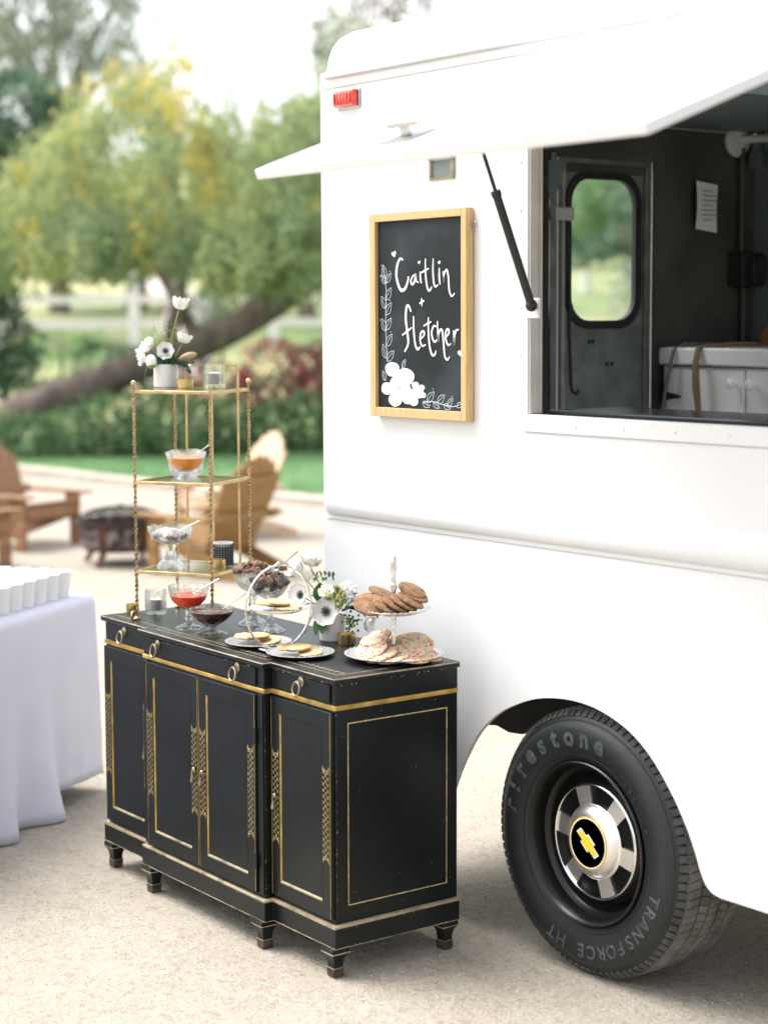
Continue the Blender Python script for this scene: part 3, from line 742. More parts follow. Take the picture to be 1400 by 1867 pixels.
# things inside the truck
cb = empty('white_cupboard', (-4.70, 4.79, .76)); tag(cb, 'low white painted cupboard with round knobs inside the truck', 'cupboard')
mb = MB(); mb.box((0, .0, 0), (1.4, .44, .845), 'inside_white'); mb.build('carcass', cb, bevel=.003)
mb = MB(); mb.box((-.0, -.03, .85), (1.42, .45, .912), 'inside_white'); mb.build('worktop', cb, bevel=.008)
for i in range(3):
    x0 = .03 + .375 * i
    d = MB(); d.box((x0, -.018, .1), (x0 + .362, -.001, .838), 'inside_white'); do = d.build('door', cb, bevel=.003)
    kx = x0 + (.325 if i % 2 == 0 else .035)
    d = MB(); d.lathe([(.006, 0), (.006, .012), (.016, .018), (.018, .028), (.012, .036), (0, .038)], 'inside_white', 16, Tm((kx, -.019, .792), (pi / 2, 0, 0))); d.build('knob', do)
    hx = x0 - .012 if i % 2 == 0 else x0 + .374
    sg = 1 if i % 2 == 0 else -1
    d = MB(); d.slab([(hx, .70), (hx + sg * .012, .70), (hx + sg * .012, .725), (hx + sg * .085, .735), (hx + sg * .085, .743), (hx + sg * .012, .755), (hx + sg * .012, .78), (hx, .78)][::sg], [], -.023, -.0185, 'dark_metal', lambda u, v, t: V((u, t, v))); d.build('hinge', do)
ZC = 1.673
mb = MB(); mb.tube([(-4.60, 4.95, ZC + .008), (-4.61, 4.80, ZC + .010), (-4.615, 4.752, ZC - .01), (-4.63, 4.735, ZC - .12), (-4.66, 4.73, ZC - .30)], .0065, 'hose_grey', 8)
tag(mb.build('hose'), 'thin grey hose draped over the front of the white cupboard', 'hose')
mb = MB(); mb.tube([(-4.40, 5.05, ZC + .01), (-4.47, 4.88, ZC + .012), (-4.50, 4.752, ZC - .005), (-4.495, 4.735, ZC - .06), (-4.49, 4.735, ZC - .14), (-4.46, 4.73, ZC - .30)], [.006, .008, .012, .012, .014, .006], 'hose_tan', 8)
tag(mb.build('strap'), 'brown knotted strap hanging down the white cupboard front', 'strap')
mb = MB(); mb.lathe([(0, 0), (.05, 0), (.065, .03), (.05, .05), (.02, .06), (0, .06)], 'leather', 18, Tm((-4.38, 5.02, ZC + .001), (0, .1, .3))); mb.tube([(-4.41, 5.02, ZC + .05), (-4.25, 4.98, ZC + .012), (-4.05, 4.95, ZC + .01)], [.03, .03, .012], 'leather', 10)
tag(mb.build('leather_pouch'), 'brown leather pouch lying on the white cupboard top', 'pouch')
mb = MB(); vs = []
for i in range(4):
    for j in range(6):
        u, v = i / 3, j / 5
        vs.append((-4.698 + .006 + .010 * sin(pi * v) * (1 - u) + .004 * u, 4.933 + .106 * u - .004 * sin(v * 3), 2.262 - .17 * v - .012 * u))
fs = [(i * 6 + j, i * 6 + j + 1, i * 6 + 7 + j, i * 6 + 6 + j) for i in range(3) for j in range(5)]
mb.add(vs, fs, 'paper'); mb.add([(x - .0012, y, z) for x, y, z in vs], [f[::-1] for f in fs], 'paper')
po = mb.build('paper_notice'); tag(po, 'curled paper notice stuck on the dark wall inside the truck', 'paper')
mb = MB()
for j in range(7): mb.box((-4.675, 4.948, 2.225 - .017 * j), (-4.6745, 4.948 + .05 + .02 * ((j * 37) % 3), 2.228 - .017 * j), 'hose_grey')
mb.build('print_line', po)
mb = MB(); mb.box((-4.62, 5.258, 1.78), (-4.50, 5.2605, 1.80), 'sticker_blue'); mb.box((-4.62, 5.258, 1.801), (-4.50, 5.2605, 1.83), 'inside_light')
so = mb.build('wall_sticker'); tag(so, 'small blue and white sticker on the pale far wall inside', 'sticker')

# ------------------------------------------------------------------ chalkboard sign
sg = empty('chalkboard_sign', (-4.487, 3.329, 1.488), (0, R(-.3), .0)); tag(sg, 'wood framed chalkboard sign with two hand lettered names on the truck side', 'sign')
SW, SH, SF = .452, .598, .027
mb = MB()
for a, b in (((0, 0, 0), (SF, .028, SH)), ((SW - SF + .004, 0, 0), (SW, .028, SH)), ((SF + .0003, 0, SH - SF + .004), (SW - SF + .0037, .0275, SH)), ((SF + .0003, 0, 0), (SW - SF + .0037, .0275, SF))):
    b_ = MB(); b_.box(a, b, 'frame_wood'); b_.build('frame_rail', sg, bevel=.0015)
mb = MB(); mb.box((SF - .004, .012, SF - .004), (SW - SF + .008, .018, SH - SF + .008), 'chalkboard'); mb.build('board', sg)
CH = lambda u, v: V((u, .0112, v))
STROKES = [
 ([(0.15, 0.4605), (0.1358, 0.4645), (0.1221, 0.4461), (0.1175, 0.4173), (0.1273, 0.3881), (0.1417, 0.3727), (0.1603, 0.3786), (0.1728, 0.3999), (0.1756, 0.4124)], 0.0048),
 ([(0.2092, 0.4182), (0.1956, 0.412), (0.1869, 0.3979), (0.1937, 0.3891), (0.2045, 0.3975), (0.2098, 0.4182), (0.2127, 0.3992), (0.223, 0.3943)], 0.0034),
 ([(0.231, 0.4255), (0.232, 0.4042), (0.2368, 0.3913)], 0.0034),
 ([(0.2558, 0.4621), (0.2558, 0.425), (0.261, 0.3894), (0.2696, 0.3708), (0.28, 0.3732), (0.2837, 0.3812)], 0.0034),
 ([(0.2343, 0.4212), (0.2715, 0.4334)], 0.0034),
 ([(0.2918, 0.4611), (0.2907, 0.4242), (0.2942, 0.3924), (0.3019, 0.3809), (0.3145, 0.3864)], 0.0034),
 ([(0.3193, 0.434), (0.3196, 0.4059), (0.3235, 0.3862)], 0.0034),
 ([(0.337, 0.4238), (0.3371, 0.3909), (0.3388, 0.4091), (0.3471, 0.4236), (0.3549, 0.4255), (0.361, 0.4051), (0.3645, 0.3701), (0.3751, 0.3526), (0.3886, 0.3608)], 0.0034),
 ([(0.2378, 0.3489), (0.2394, 0.3257)], 0.0032), ([(0.2269, 0.3329), (0.2503, 0.3416)], 0.0032),
 ([(0.1881, 0.3099), (0.1775, 0.3262), (0.1667, 0.3226), (0.1627, 0.2902), (0.1692, 0.2541), (0.1739, 0.218), (0.1565, 0.1932)], 0.0046),
 ([(0.145, 0.2413), (0.1925, 0.2642)], 0.0036),
 ([(0.2001, 0.2973), (0.201, 0.2542), (0.2079, 0.2147), (0.2192, 0.2012), (0.2311, 0.2085)], 0.0038),
 ([(0.2323, 0.2293), (0.2495, 0.2429), (0.2475, 0.2529), (0.2347, 0.2486), (0.2305, 0.2271), (0.2404, 0.2114), (0.2567, 0.2145)], 0.0034),
 ([(0.2695, 0.2935), (0.2695, 0.2544), (0.275, 0.2118), (0.2857, 0.1863), (0.2994, 0.1872), (0.3043, 0.1979)], 0.0036),
 ([(0.2469, 0.2686), (0.2829, 0.2811)], 0.0034),
 ([(0.3063, 0.2666), (0.2939, 0.268), (0.2848, 0.2509), (0.2904, 0.2297), (0.3005, 0.2234), (0.3098, 0.2298)], 0.0034),
 ([(0.3114, 0.2828), (0.3127, 0.251), (0.3141, 0.2228), (0.3159, 0.244), (0.3242, 0.2574), (0.3342, 0.2529), (0.3398, 0.2159), (0.3445, 0.1843), (0.3554, 0.1722), (0.3657, 0.1811)], 0.0036),
 ([(0.3522, 0.2371), (0.3643, 0.2491), (0.3612, 0.2589), (0.351, 0.254), (0.3493, 0.2315), (0.36, 0.2147), (0.3723, 0.2184)], 0.0034),
 ([(0.3845, 0.2566), (0.3866, 0.2146), (0.3884, 0.2374), (0.3955, 0.2548), (0.4083, 0.2584)], 0.0036)]
mb = MB()
for i, (p, w) in enumerate(STROKES):
    off = .0112 - .00006 * i
    mb.ribbon(p, w, 'chalk_white', lambda u, v, o=off: V((u, o, v)))
tag(mb.build('chalk_lettering', sg), kind='stuff')
def heart(b, cx, cz, s, rot=.25):
    P = []
    for i in range(24):
        t = 2 * pi * i / 24; x = .055 * 16 * sin(t) ** 3; y = .055 * (13 * cos(t) - 5 * cos(2 * t) - 2 * cos(3 * t) - cos(4 * t))
        P.append((cx + s * (x * cos(rot) - y * sin(rot)) * 1.1, cz + s * (x * sin(rot) + y * cos(rot))))
    b.slab(P, [], .0108, .0115, 'chalk_white', lambda u, v, t: V((u, t, v)))
mb = MB()
for (c, s) in (((.1064, .4791), .0115), ((.2266, .4512), .0065), ((.3192, .4488), .0065), ((.4147, .1923), .013)): heart(mb, *c, s)
mb.build('chalk_heart', sg)
mb = MB(); PL = lambda u, v: V((u, .0113, v))
mb.ribbon([(0.053, 0.4442), (0.0627, 0.4075), (0.0675, 0.3709), (0.0651, 0.3197), (0.0648, 0.2757), (0.0661, 0.2281), (0.0685, 0.1914), (0.0724, 0.1621)], .0011, 'chalk_line', PL, False)
mb.ribbon([(0.2411, 0.0465), (0.2816, 0.0515), (0.3269, 0.0453), (0.3716, 0.0399), (0.3967, 0.0415)], .0011, 'chalk_line', PL, False)
LV = [((0.0672, 0.3964), (0.0924, 0.4243)), ((0.0666, 0.3453), (0.0934, 0.3814)), ((0.0663, 0.3014), (0.0931, 0.3377)), ((0.066, 0.2574), (0.0927, 0.2922)), ((0.0667, 0.2097), (0.0971, 0.2447)), ((0.0701, 0.1657), (0.1051, 0.1955)),
      ((0.0658, 0.3928), (0.0442, 0.4201)), ((0.0657, 0.3197), (0.0444, 0.3565)), ((0.0646, 0.2537), (0.045, 0.2904)), ((0.0667, 0.173), (0.0497, 0.2151)), ((0.0639, 0.4075), (0.052, 0.4497)), ((0.0619, 0.1066), (0.0493, 0.1359)),
      ((0.2614, 0.049), (0.295, 0.0798)), ((0.31, 0.0475), (0.3435, 0.0721)), ((0.3549, 0.0417), (0.3806, 0.0627)), ((0.3967, 0.0408), (0.4236, 0.0502)), ((0.2411, 0.0483), (0.2723, 0.034)), ((0.2901, 0.0483), (0.3196, 0.0334)), ((0.3381, 0.0429), (0.3691, 0.0332)), ((0.1442, 0.1451), (0.1599, 0.1708))]
for k, (a, b) in enumerate(LV):
    a, b = V((*a, 0)), V((*b, 0)); d = b - a; nrm = V((-d.y, d.x, 0)) * .26
    pth = lambda s: [tuple((a + d * t + nrm * s * sin(pi * t ** .8))[:2]) for t in (0, .2, .4, .6, .8, 1)]
    off = .0111 - .00004 * (k % 3)
    for s in (1, -1, .15): mb.ribbon(pth(s) if s != .15 else pth(.15)[:5], .0008, 'chalk_line', lambda u, v, o=off - .00002 * s: V((u, o, v)), False)
    if k % 2 == 0: 
        q = b + nrm * .8; heart(mb, q.x, q.y, .0018)
tag(mb.build('chalk_garland', sg), kind='stuff')
mb = MB()
BL = [((0.0959, 0.1405), 62), ((0.1612, 0.12), 72), ((0.0696, 0.0829), 50), ((0.1304, 0.0901), 95), ((0.111, 0.0523), 58), ((0.1742, 0.0633), 66), ((0.2076, 0.0959), 30), ((0.2187, 0.0746), 48), ((0.2378, 0.0895), 24), ((0.2446, 0.0682), 22), ((0.2003, 0.0497), 38)]
for k, ((u, v), r) in enumerate(BL):
    P = [(u + r * .00055 * cos(t) * (1 + .05 * sin(3 * t + k)), v + r * .00036 * sin(t) * (1 + .05 * cos(2 * t + k))) for t in [2 * pi * i / 20 for i in range(20)]]
    mb.slab(P, [], .0106 - .00012 * k, .0115, 'chalk_white', lambda u, v, t: V((u, t, v)))
mb.build('chalk_flower', sg)
mb = MB()
for k in range(26):
    a = k * 2.4; r = .0016 * math.sqrt(k); u, v = .131 + r, .086
    mb.ball((.131 + r * cos(a) * 1.2, .0088, .086 + r * sin(a)), .0009, 'truck_seal', 6, 4)
tag(mb.build('chalk_dots', sg), kind='stuff')
mb = MB(); mb.tube([(SW + .006 + .006 * cos(t), .024, SH - .045 + .006 * sin(t)) for t in [2 * pi * i / 12 for i in range(12)]], .0018, 'steel', 6, closed=True)
mb.box((SW - .002, .021, SH - .064), (SW + .003, .026, SH - .05), 'steel'); mb.build('hanging_eye', sg)

# ------------------------------------------------------------------ black sideboard
cab = empty('sideboard', (-3.955, 2.81, 0), (0, 0, -.0114)); tag(cab, 'antique black lacquer sideboard with gilt trim and ring pulls holding desserts', 'sideboard')
YF, YC, YB = .015, -.015, .43
XL, XA, XB, XR = -1.305, -1.0, -.318, -.012
def plan(o, oc=None):       # breakfront outline grown by o
    return [(XL - o, YF - o), (XA - o, YF - o), (XA - o, YC - o), (XB + o, YC - o), (XB + o, YF - o), (XR + o, YF - o), (XR + o, YB), (XL - o, YB)]
PLN = lambda u, v, t: V((u, v, t))
def layer(name, o, z0, z1, m, parent=cab, bevel=.0015):
    b = MB(); b.slab(plan(o), [], z0, z1, m, PLN); return b.build(name, parent, bevel=bevel)
layer('carcass', 0, .150, .738, 'black_lacquer')
layer('drawer_frieze', .001, .7525, .812, 'black_lacquer')
layer('tabletop', .013, .8125, .8285, 'black_lacquer', bevel=.003)
layer('gilt_band', .005, .7385, .752, 'gold_paint', bevel=.003)
layer('plinth', .012, .085, .140, 'black_lacquer')
layer('base_moulding', .0125, .1405, .1495, 'worn_edge', bevel=.003)
def edge_strip(name, o, z, r, m, close=False):
    P = plan(o)[:7]; b = MB()
    for i in range(len(P) - 1):
        a, c = V((*P[i], z)), V((*P[i + 1], z)); d = (c - a); L = d.length; k = max(2, int(L / .02))
        b.tube([a + d * (j / k) for j in range(k + 1)], [r * (.55 + .9 * noise.noise(V((a.x * 9 + j * .37, a.y * 7, z * 31))) ** 2 * 2 + .15) for j in range(k + 1)], m, 6)
    return b.build(name, cab)
edge_strip('top_edging', .0128, .8265, .0021, 'worn_edge')
edge_strip('plinth_edging', .0115, .0865, .0014, 'worn_edge')
# fine inlay lines on the top
b = MB(); P = plan(-.028); 
for i in range(7):
    a, c = V((*P[i], .8288)), V((*P[(i + 1) % 8], .8288)); d = c - a; w = V((-d.y, d.x, 0)).normalized() * .0012
    b.add([a - w, c - w, c + w, a + w], [(0, 1, 2, 3)], 'gold_fine')
for x0, x1, y in ((XA + .05, XB - .05, YC + .045), (XB + .06, XR - .04, YF + .045)):
    k = int((x1 - x0) / .012)
    for j in range(k):
        xx = x0 + (x1 - x0) * j / k
        if j % 2 == 0: b.add([(xx, y, .8289), (xx + .007, y, .8289), (xx + .012, y + .016, .8289), (xx + .005, y + .016, .8289)], [(0, 1, 2, 3)], 'worn_edge')
b.build('top_inlay', cab)
FR = lambda yy: (lambda u, v, t: V((u, yy - t, v)))
def ring_pull(x, yy, z):
    p = MB(); p.lathe([(.0, 0), (.014, 0), (.0145, .002), (.008, .004), (.005, .012), (.0055, .016), (0, .018)], 'brass_dark', 20, Tm((x, yy - .0003, z + .008), (pi / 2, 0, 0)))
    po_ = p.build('pull_plate', cab)
    p = MB(); p.tube([(x + .0165 * cos(t), yy - .015 - .003 * (1 - sin(t)), z - .010 + .019 * sin(t)) for t in [2 * pi * i / 24 for i in range(24)]], .0030, 'brass_dark', 8, closed=True); p.build('pull_ring', po_)
def drop_pull(x, yy, z):
    p = MB(); p.ball((x, yy - .004, z), .008, 'brass_dark', 10, 8, (1, .6, 1)); p.tube([(x, yy - .009, z), (x + .001, yy - .011, z - .012), (x + .001, yy - .010, z - .022), (x, yy - .010, z - .032)], [.0015, .0018, .004, .0055], 'brass_dark', 8); p.ball((x, yy - .010, z - .034), .0056, 'brass_dark', 8, 6)
    p.build('drop_pull', cab)
def lattice(parent, x0, x1, z0, z1, yy):
    b = MB(); t = .0007; y = yy - .0006; cx = (x0 + x1) / 2; w = x1 - x0
    F_ = lambda u, v: V((u, y, v))
    for s in (0, 1):
        zz = z0 if s == 0 else z1; sg_ = 1 if s == 0 else -1
        for o in (0, .006): b.ribbon([(x0, zz - sg_ * .010 + sg_ * o), (x0 + w * .2, zz + sg_ * o), (cx, zz + sg_ * (.004 + o)), (x1 - w * .2, zz + sg_ * o), (x1, zz - sg_ * .010 + sg_ * o)], t, 'gold_fine', lambda u, v, yq=y - .0001 * o * 100: V((u, yq, v)), False)
    pitch = .017; k = int((z1 - z0) / pitch)
    yk = y - .0002
    for i in range(-1, k + 1):
        for sgn, dy in ((1, 0), (-1, .0001)):
            za = z0 + pitch * i; zb = za + pitch * 1.6
            p0, p1 = (x0, za if sgn > 0 else zb), (x1, zb if sgn > 0 else za)
            def clip(p, q):
                lo, hi = 0., 1.; dz = q[1] - p[1]
                t0, t1 = (z0 - p[1]) / dz, (z1 - p[1]) / dz
                lo, hi = max(lo, min(t0, t1)), min(hi, max(t0, t1))
                return None if hi <= lo else [(p[0] + (q[0] - p[0]) * lo, p[1] + dz * lo), (p[0] + (q[0] - p[0]) * hi, p[1] + dz * hi)]
            c = clip(p0, p1)
            if c: b.ribbon(c, t * .8, 'gold_fine', lambda u, v, yq=yk - dy: V((u, yq, v)), False)
    b.build('gilt_lattice', parent)
def door(x0, x1, yy, z0, z1, latt, hinge, pull):
    st, rl = .045, .058
    px0, px1, pz0, pz1 = x0 + st, x1 - st, z0 + rl - .012, z1 - rl + .012
    b = MB(); b.slab([(x0, z0), (x1, z0), (x1, z1), (x0, z1)], [[(px0, pz0), (px0, pz1), (px1, pz1), (px1, pz0)]], .0, .012, 'black_lacquer', FR(yy))
    d = b.build('door', cab, bevel=.0012)
    b = MB(); b.box((px0 + .001, yy - .0084, pz0 + .001), (px1 - .001, yy - .001, pz1 - .001), 'black_lacquer'); b.build('panel', d)
    ye, yi = yy - .0125, yy - .0085
    A = [(px0 - .0012, pz0 - .002), (px1 + .002, pz0 - .002), (px1 + .002, pz1 + .001), (px0 - .0012, pz1 + .001)]
    B_ = [(px0 + .0025, pz0 + .0045), (px1 - .0025, pz0 + .0045), (px1 - .0025, pz1 - .0005), (px0 + .0025, pz1 - .0005)]
    b = MB()
    for i, mm in enumerate(('worn_edge', 'black_lacquer', 'gold_paint', 'gold_paint')):
        j = (i + 1) % 4
        b.add([(A[i][0], ye, A[i][1]), (A[j][0], ye, A[j][1]), (B_[j][0], yi, B_[j][1]), (B_[i][0], yi, B_[i][1])], [(0, 1, 2, 3)], mm)
    b.build('gilt_moulding', d)
    e = .0007
    for xx in (x0 + .003, x1 - .003):
        b = MB(); b.box((xx - e, yy - .0131, z0 + .004), (xx + e, yy - .0122, z1 - .004), 'gold_paint'); b.build('gilt_line', d)
    yl = yy - .0122
    for s in latt:
        xa = x0 + .007 if s < 0 else x1 - st + .005
        lattice(d, xa, xa + st - .013, .325, .575, yl)
    if hinge:
        hx_ = x0 - .001 if hinge < 0 else x1 + .001
        for zz in (z0 + .07, z1 - .14):
            b = MB(); b.tube([(hx_, yy - .013, zz), (hx_, yy - .013, zz + .045)], .0035, 'iron', 8); b.build('hinge', d)
    if pull is not None: drop_pull(x0 + .022 if pull < 0 else x1 - .022, yy - .013, .452)
DZ0, DZ1 = .162, .733
door(XL + .006, XA - .004, YF, DZ0, DZ1, (-1, 1), 0, 1)
xm = (XA + XB) / 2
door(XA + .030, xm - .001, YC, DZ0, DZ1, (-1, 1), -1, 1)
door(xm + .001, XB - .030, YC, DZ0, DZ1, (-1, 1), 1, -1)
door(XB + .006, XR - .006, YF, DZ0, DZ1, (-1, 1), 0, -1)
def drawer(x0, x1, yy, pulls):
    b = MB(); b.box((x0, yy - .007, .757), (x1, yy - .0015, .808), 'black_lacquer'); b.build('drawer', cab, bevel=.0015)
    for x in pulls: ring_pull(x, yy - .007, .787)
drawer(XL + .022, XA - .010, YF, (-1.168,)); drawer(XA + .035, XB - .035, YC, (-.90, -.445)); drawer(XB + .012, XR - .02, YF, (-.165,))
for x0 in (XA + .014, XB - .014):
    b = MB(); b.box((x0 - .013, YC - .006, .16), (x0 + .013, YC - .0012, .735), 'black_lacquer'); b.build('pilaster', cab, bevel=.001)

# side panel line and chips
b = MB(); y0, y1, z0, z1, e = .055, .392, .198, .700, .0016; X = XR + .0006
for a, c in (((y0 - e, z0 - e), (y1 + e, z0 + e)), ((y0 - e, z1 - e), (y1 + e, z1 + e)), ((y0 - e, z0 + e), (y0 + e, z1 - e)), ((y1 - e, z0 + e), (y1 + e, z1 - e))):
    b.add([(X, a[0], a[1]), (X, c[0], a[1]), (X, c[0], c[1]), (X, a[0], c[1])], [(0, 1, 2, 3)], 'gold_fine')
b.build('gilt_line', cab)
cr = random.Random(4); b = MB()
def chip(p, u, w, s):
    k = cr.randint(4, 6); p = V(p); P = [p + u * (s * cr.uniform(.4, 1) * cos(2 * pi * i / k)) + w * (s * cr.uniform(.3, .8) * sin(2 * pi * i / k)) for i in range(k)]
    b.add(P, [tuple(range(k))], 'worn_edge')
UX, UY, UZ = V((1, 0, 0)), V((0, 1, 0)), V((0, 0, 1))
for i in range(46):
    chip((XR + .0009, cr.uniform(.03, .42), cr.uniform(.17, .73)), UY, UZ, cr.uniform(.0006, .0022))
for i in range(40):
    z = cr.uniform(.16, .73); chip((XR + .0007, YF + .003 * cr.random(), z), UY, UZ, cr.uniform(.0008, .003))
    chip((XB + .0006, YC + cr.uniform(.0, .004), cr.uniform(.16, .73)), UY, UZ, cr.uniform(.0006, .003))
for i in range(70):
    z = cr.choice((.140, .088, .812, .150)); x = cr.uniform(XA, XB); chip((x, YC - .0137, z + cr.uniform(-.004, .004)), UX, UZ, cr.uniform(.0008, .003))
    chip((cr.uniform(XB + .02, XR), YF - .0137, z + cr.uniform(-.003, .003)), UX, UZ, cr.uniform(.0008, .003)); chip((XR + .0137, cr.uniform(0, .43), z + cr.uniform(-.003, .003)), UY, UZ, cr.uniform(.0008, .0035))
tag(b.build('paint_chips', cab), kind='stuff')
def leg(x, y):
    b = MB()
    pf_ = [(.028, .0845), (.028, .072), (.0265, .068), (.020, .058), (.0165, .046), (.0155, .034), (.0165, .0275)]
    def sq(r, z): return [(x - r, y - r, z), (x + r, y - r, z), (x + r, y + r, z), (x - r, y + r, z)]
    vs = []; 
    for r, z in pf_: vs += sq(r, z)
    b.add(vs, [(4 * i + (j + 1) % 4, 4 * i + j, 4 * i + 4 + j, 4 * i + 4 + (j + 1) % 4) for i in range(len(pf_) - 1) for j in range(4)] + [(0, 1, 2, 3), (27, 26, 25, 24)], 'black_lacquer')
    L = b.build('leg', cab, bevel=.0015)
    b = MB(); vs = sq(.0175, .027) + sq(.0165, .002); b.add(vs, [(0, 1, 2, 3), (7, 6, 5, 4)] + [((j + 1) % 4, j, 4 + j, 4 + (j + 1) % 4) for j in range(4)], 'foot_cap'); b.build('foot_cap', L, bevel=.002)
    b = MB(); b.box((x - .0288, y - .0288, .0695), (x + .0288, y + .0288, .0725), 'worn_edge'); b.build('leg_bead', L)
    b = MB(); b.box((x - .018, y - .018, .0270), (x + .018, y + .018, .0285), 'worn_edge'); b.build('leg_bead', L)
for x, y in ((XL + .022, YF + .010), (XA + .022, YC + .010), (XB - .022, YC + .010), (XR - .018, YF + .008), (XR - .018, YB - .03), (XL + .022, YB - .03)): leg(x, y)
ZT = .8292

# ------------------------------------------------------------------ brass etagere
et = empty('brass_etagere', (-5.065, 3.055, ZT), (0, 0, .539)); tag(et, 'slim twisted brass display stand with three glass shelves on the sideboard', 'display stand')
H_ = .1335; ZS = [.160, .443, .728]
for nm, x, y in (('F', H_, -H_), ('L', -H_, -H_), ('R', H_, H_), ('B', -H_, H_)):
    b = MB(); k = 60
    b.tube([(x, y, .012 + (ZS[2] + .012 - .012) * i / k) for i in range(k + 1)], .0052, 'gold_rod', 12, twist=190, lobes=2, amp=.48)
    if nm != 'F': b.ball((x, y, ZS[2] + .022), .0085, 'gold_rod', 12, 8)
    b.lathe([(.010, .0), (.011, .006), (.006, .013)], 'gold_rod', 12, Tm((x, y, 0)))
    b.build('post', et)
b = MB(); b.tube([(-H_ - .004, -H_ - .016 + .014 * cos(t), .0165 + .014 * sin(t)) for t in [2 * pi * i / 16 for i in range(16)]], .003, 'gold_rod', 8, closed=True); b.build('scroll_foot', et)
for i, z in enumerate(ZS):
    b = MB(); w = .004; 
    for a, c in (((-H_, -H_ - w), (H_, -H_ + w)), ((-H_, H_ - w), (H_, H_ + w)), ((-H_ - w, -H_ + w), (-H_ + w, H_ - w)), ((H_ - w, -H_ + w), (H_ + w, H_ - w))):
        b.box((*a, z - .0105), (*c, z - .0005), 'gold_rod')
    so = b.build('shelf_frame', et, bevel=.001)
    b = MB(); b.box((-H_ + w, -H_ + w, z - .006), (H_ - w, H_ - w, z), 'shelf_glass'); b.build('shelf_glass', so)
b = MB()
b.tube([(-.085, H_ - .012, ZS[0]), (-.085, H_ - .012, ZS[2] + .062), (-.075, H_ - .012, ZS[2] + .071)] + [(-.07 + .165 * i / 12, H_ - .012, ZS[2] + .0725) for i in range(13)] + [(.102, H_ - .012, ZS[2] + .062), (.104, H_ - .012, ZS[0])], .0034, 'gold_rod', 8, twist=260, lobes=2, amp=.25)
b.build('back_rail', et)
b = MB(); b.tube([(.008, H_ - .012, ZS[0]), (.008, H_ - .012, ZS[2] - .011)], .0034, 'gold_rod', 8); b.build('back_rod', et)
SHZ = [ZT + z + .0004 for z in ZS]

# ------------------------------------------------------------------ table ware
def single(name, label, cat, b, loc, rot=(0, 0, 0), group=None, **kw):
    return tag(b.build(name, None, loc, rot, **kw), label, cat, group)
def tealight(x, y, z, label, r=.0255, h=.030):
    b = MB(); b.lathe([(0, 0), (r * .96, 0), (r, .002), (r * 1.01, h), (r * .95, h), (r * .94, .004), (0, .004)], 'brass', 32)
    o = single('tealight_cup', label, 'candle holder', b, (x, y, z), group='gold tealight cups')
    b = MB(); b.lathe([(0, .0045), (r * .92, .0045), (r * .92, h * .6), (0, h * .62)], 'candle_wax', 24); b.tube([(0, 0, h * .6), (.001, 0, h * .85)], .0006, 'iron', 5)
    b.build('wax', o)
tealight(-5.235, 2.925, ZT, 'gold tealight cup at the far left end of the sideboard top', .021, .031)
tealight(-4.356, 3.143, ZT, 'gold tealight cup beside the white flower pot on the sideboard', .0265, .033)
tealight(-5.191, 3.106, SHZ[2], 'gold tealight cup on the top shelf of the brass stand', .027, .027)
tealight(-4.996, 3.102, SHZ[0], 'gold tealight cup on the lowest glass shelf before the black votive', .024, .028)
def cut_votive(x, y, z, label, r=.034, h=.077):
    b = MB(); seg = 16
    rows = 6; vs = []; fs = []
    for i in range(rows + 1):
        for k in range(seg):
            a = 2 * pi * (k + .5 * (i % 2)) / seg; q = r * (1 + (.045 if (k + i) % 2 else -.02))
            vs.append((q * cos(a), q * sin(a), h * i / rows))
    for i in range(rows):
        for k in range(seg):
            a, b1, c, d = i * seg + k, i * seg + (k + 1) % seg, (i + 1) * seg + (k + 1) % seg, (i + 1) * seg + k
            if i % 2 == 0: fs += [(a, b1, d), (b1, c, d)]
            else: fs += [(a, b1, c), (a, c, d)]
    o = len(vs)
    for zz, q in ((h, r * .86), (.012, r * .82)):
        for k in range(seg): vs.append((q * cos(2 * pi * k / seg), q * sin(2 * pi * k / seg), zz))
    for k in range(seg):
        k2 = (k + 1) % seg
        fs += [(rows * seg + k, rows * seg + k2, o + k2, o + k), (o + k, o + k2, o + seg + k2, o + seg + k)]
    fs += [tuple(range(seg))[::-1], tuple(o + seg + k for k in range(seg))]
    b.add(vs, fs, 'cut_crystal')
    single('glass_votive', label, 'votive', b, (x, y, z))
    c = MB(); c.lathe([(0, .0), (r * .62, 0), (r * .62, .034), (r * .5, .036), (0, .035)], 'candle_wax', 24); c.tube([(0, 0, .034), (.001, 0, .042)], .0008, 'iron', 5)
    single('candle', 'white candle inside the cut glass votive ' + ('on the sideboard' if z < 1 else 'on top of the brass stand'), 'candle', c, (x, y, z + .0125))
cut_votive(-5.19, 2.985, ZT, 'cut glass votive standing at the left end of the sideboard')
cut_votive(-5.092, 3.156, SHZ[2], 'cut glass votive standing on the top shelf of the brass stand')
# black perforated votive
b = MB(); r, h = .0325, .068
NA, NZ = 22, 8
for k in range(NA): 
    a = 2 * pi * k / NA; b.tube([(r * cos(a), r * sin(a), .001), (r * cos(a), r * sin(a), h)], .0021, 'lattice_black', 6)
for j in range(NZ): b.tube([(r * cos(2 * pi * k / 32), r * sin(2 * pi * k / 32), .004 + (h - .014) * j / (NZ - 1)) for k in range(32)], .0024, 'lattice_black', 6, closed=True)
o = single('lattice_votive', 'black lattice votive cup on the lowest glass shelf', 'votive', b, (-5.041, 3.149, SHZ[0]))
b = MB(); b.lathe([(0, 0), (.029, 0), (.0295, .002), (.0295, h + .002), (.033, h + .003), (.033, h + .005), (.027, h + .005), (.027, .004), (0, .004)], 'ceramic', 28); b.build('cup_liner', o)

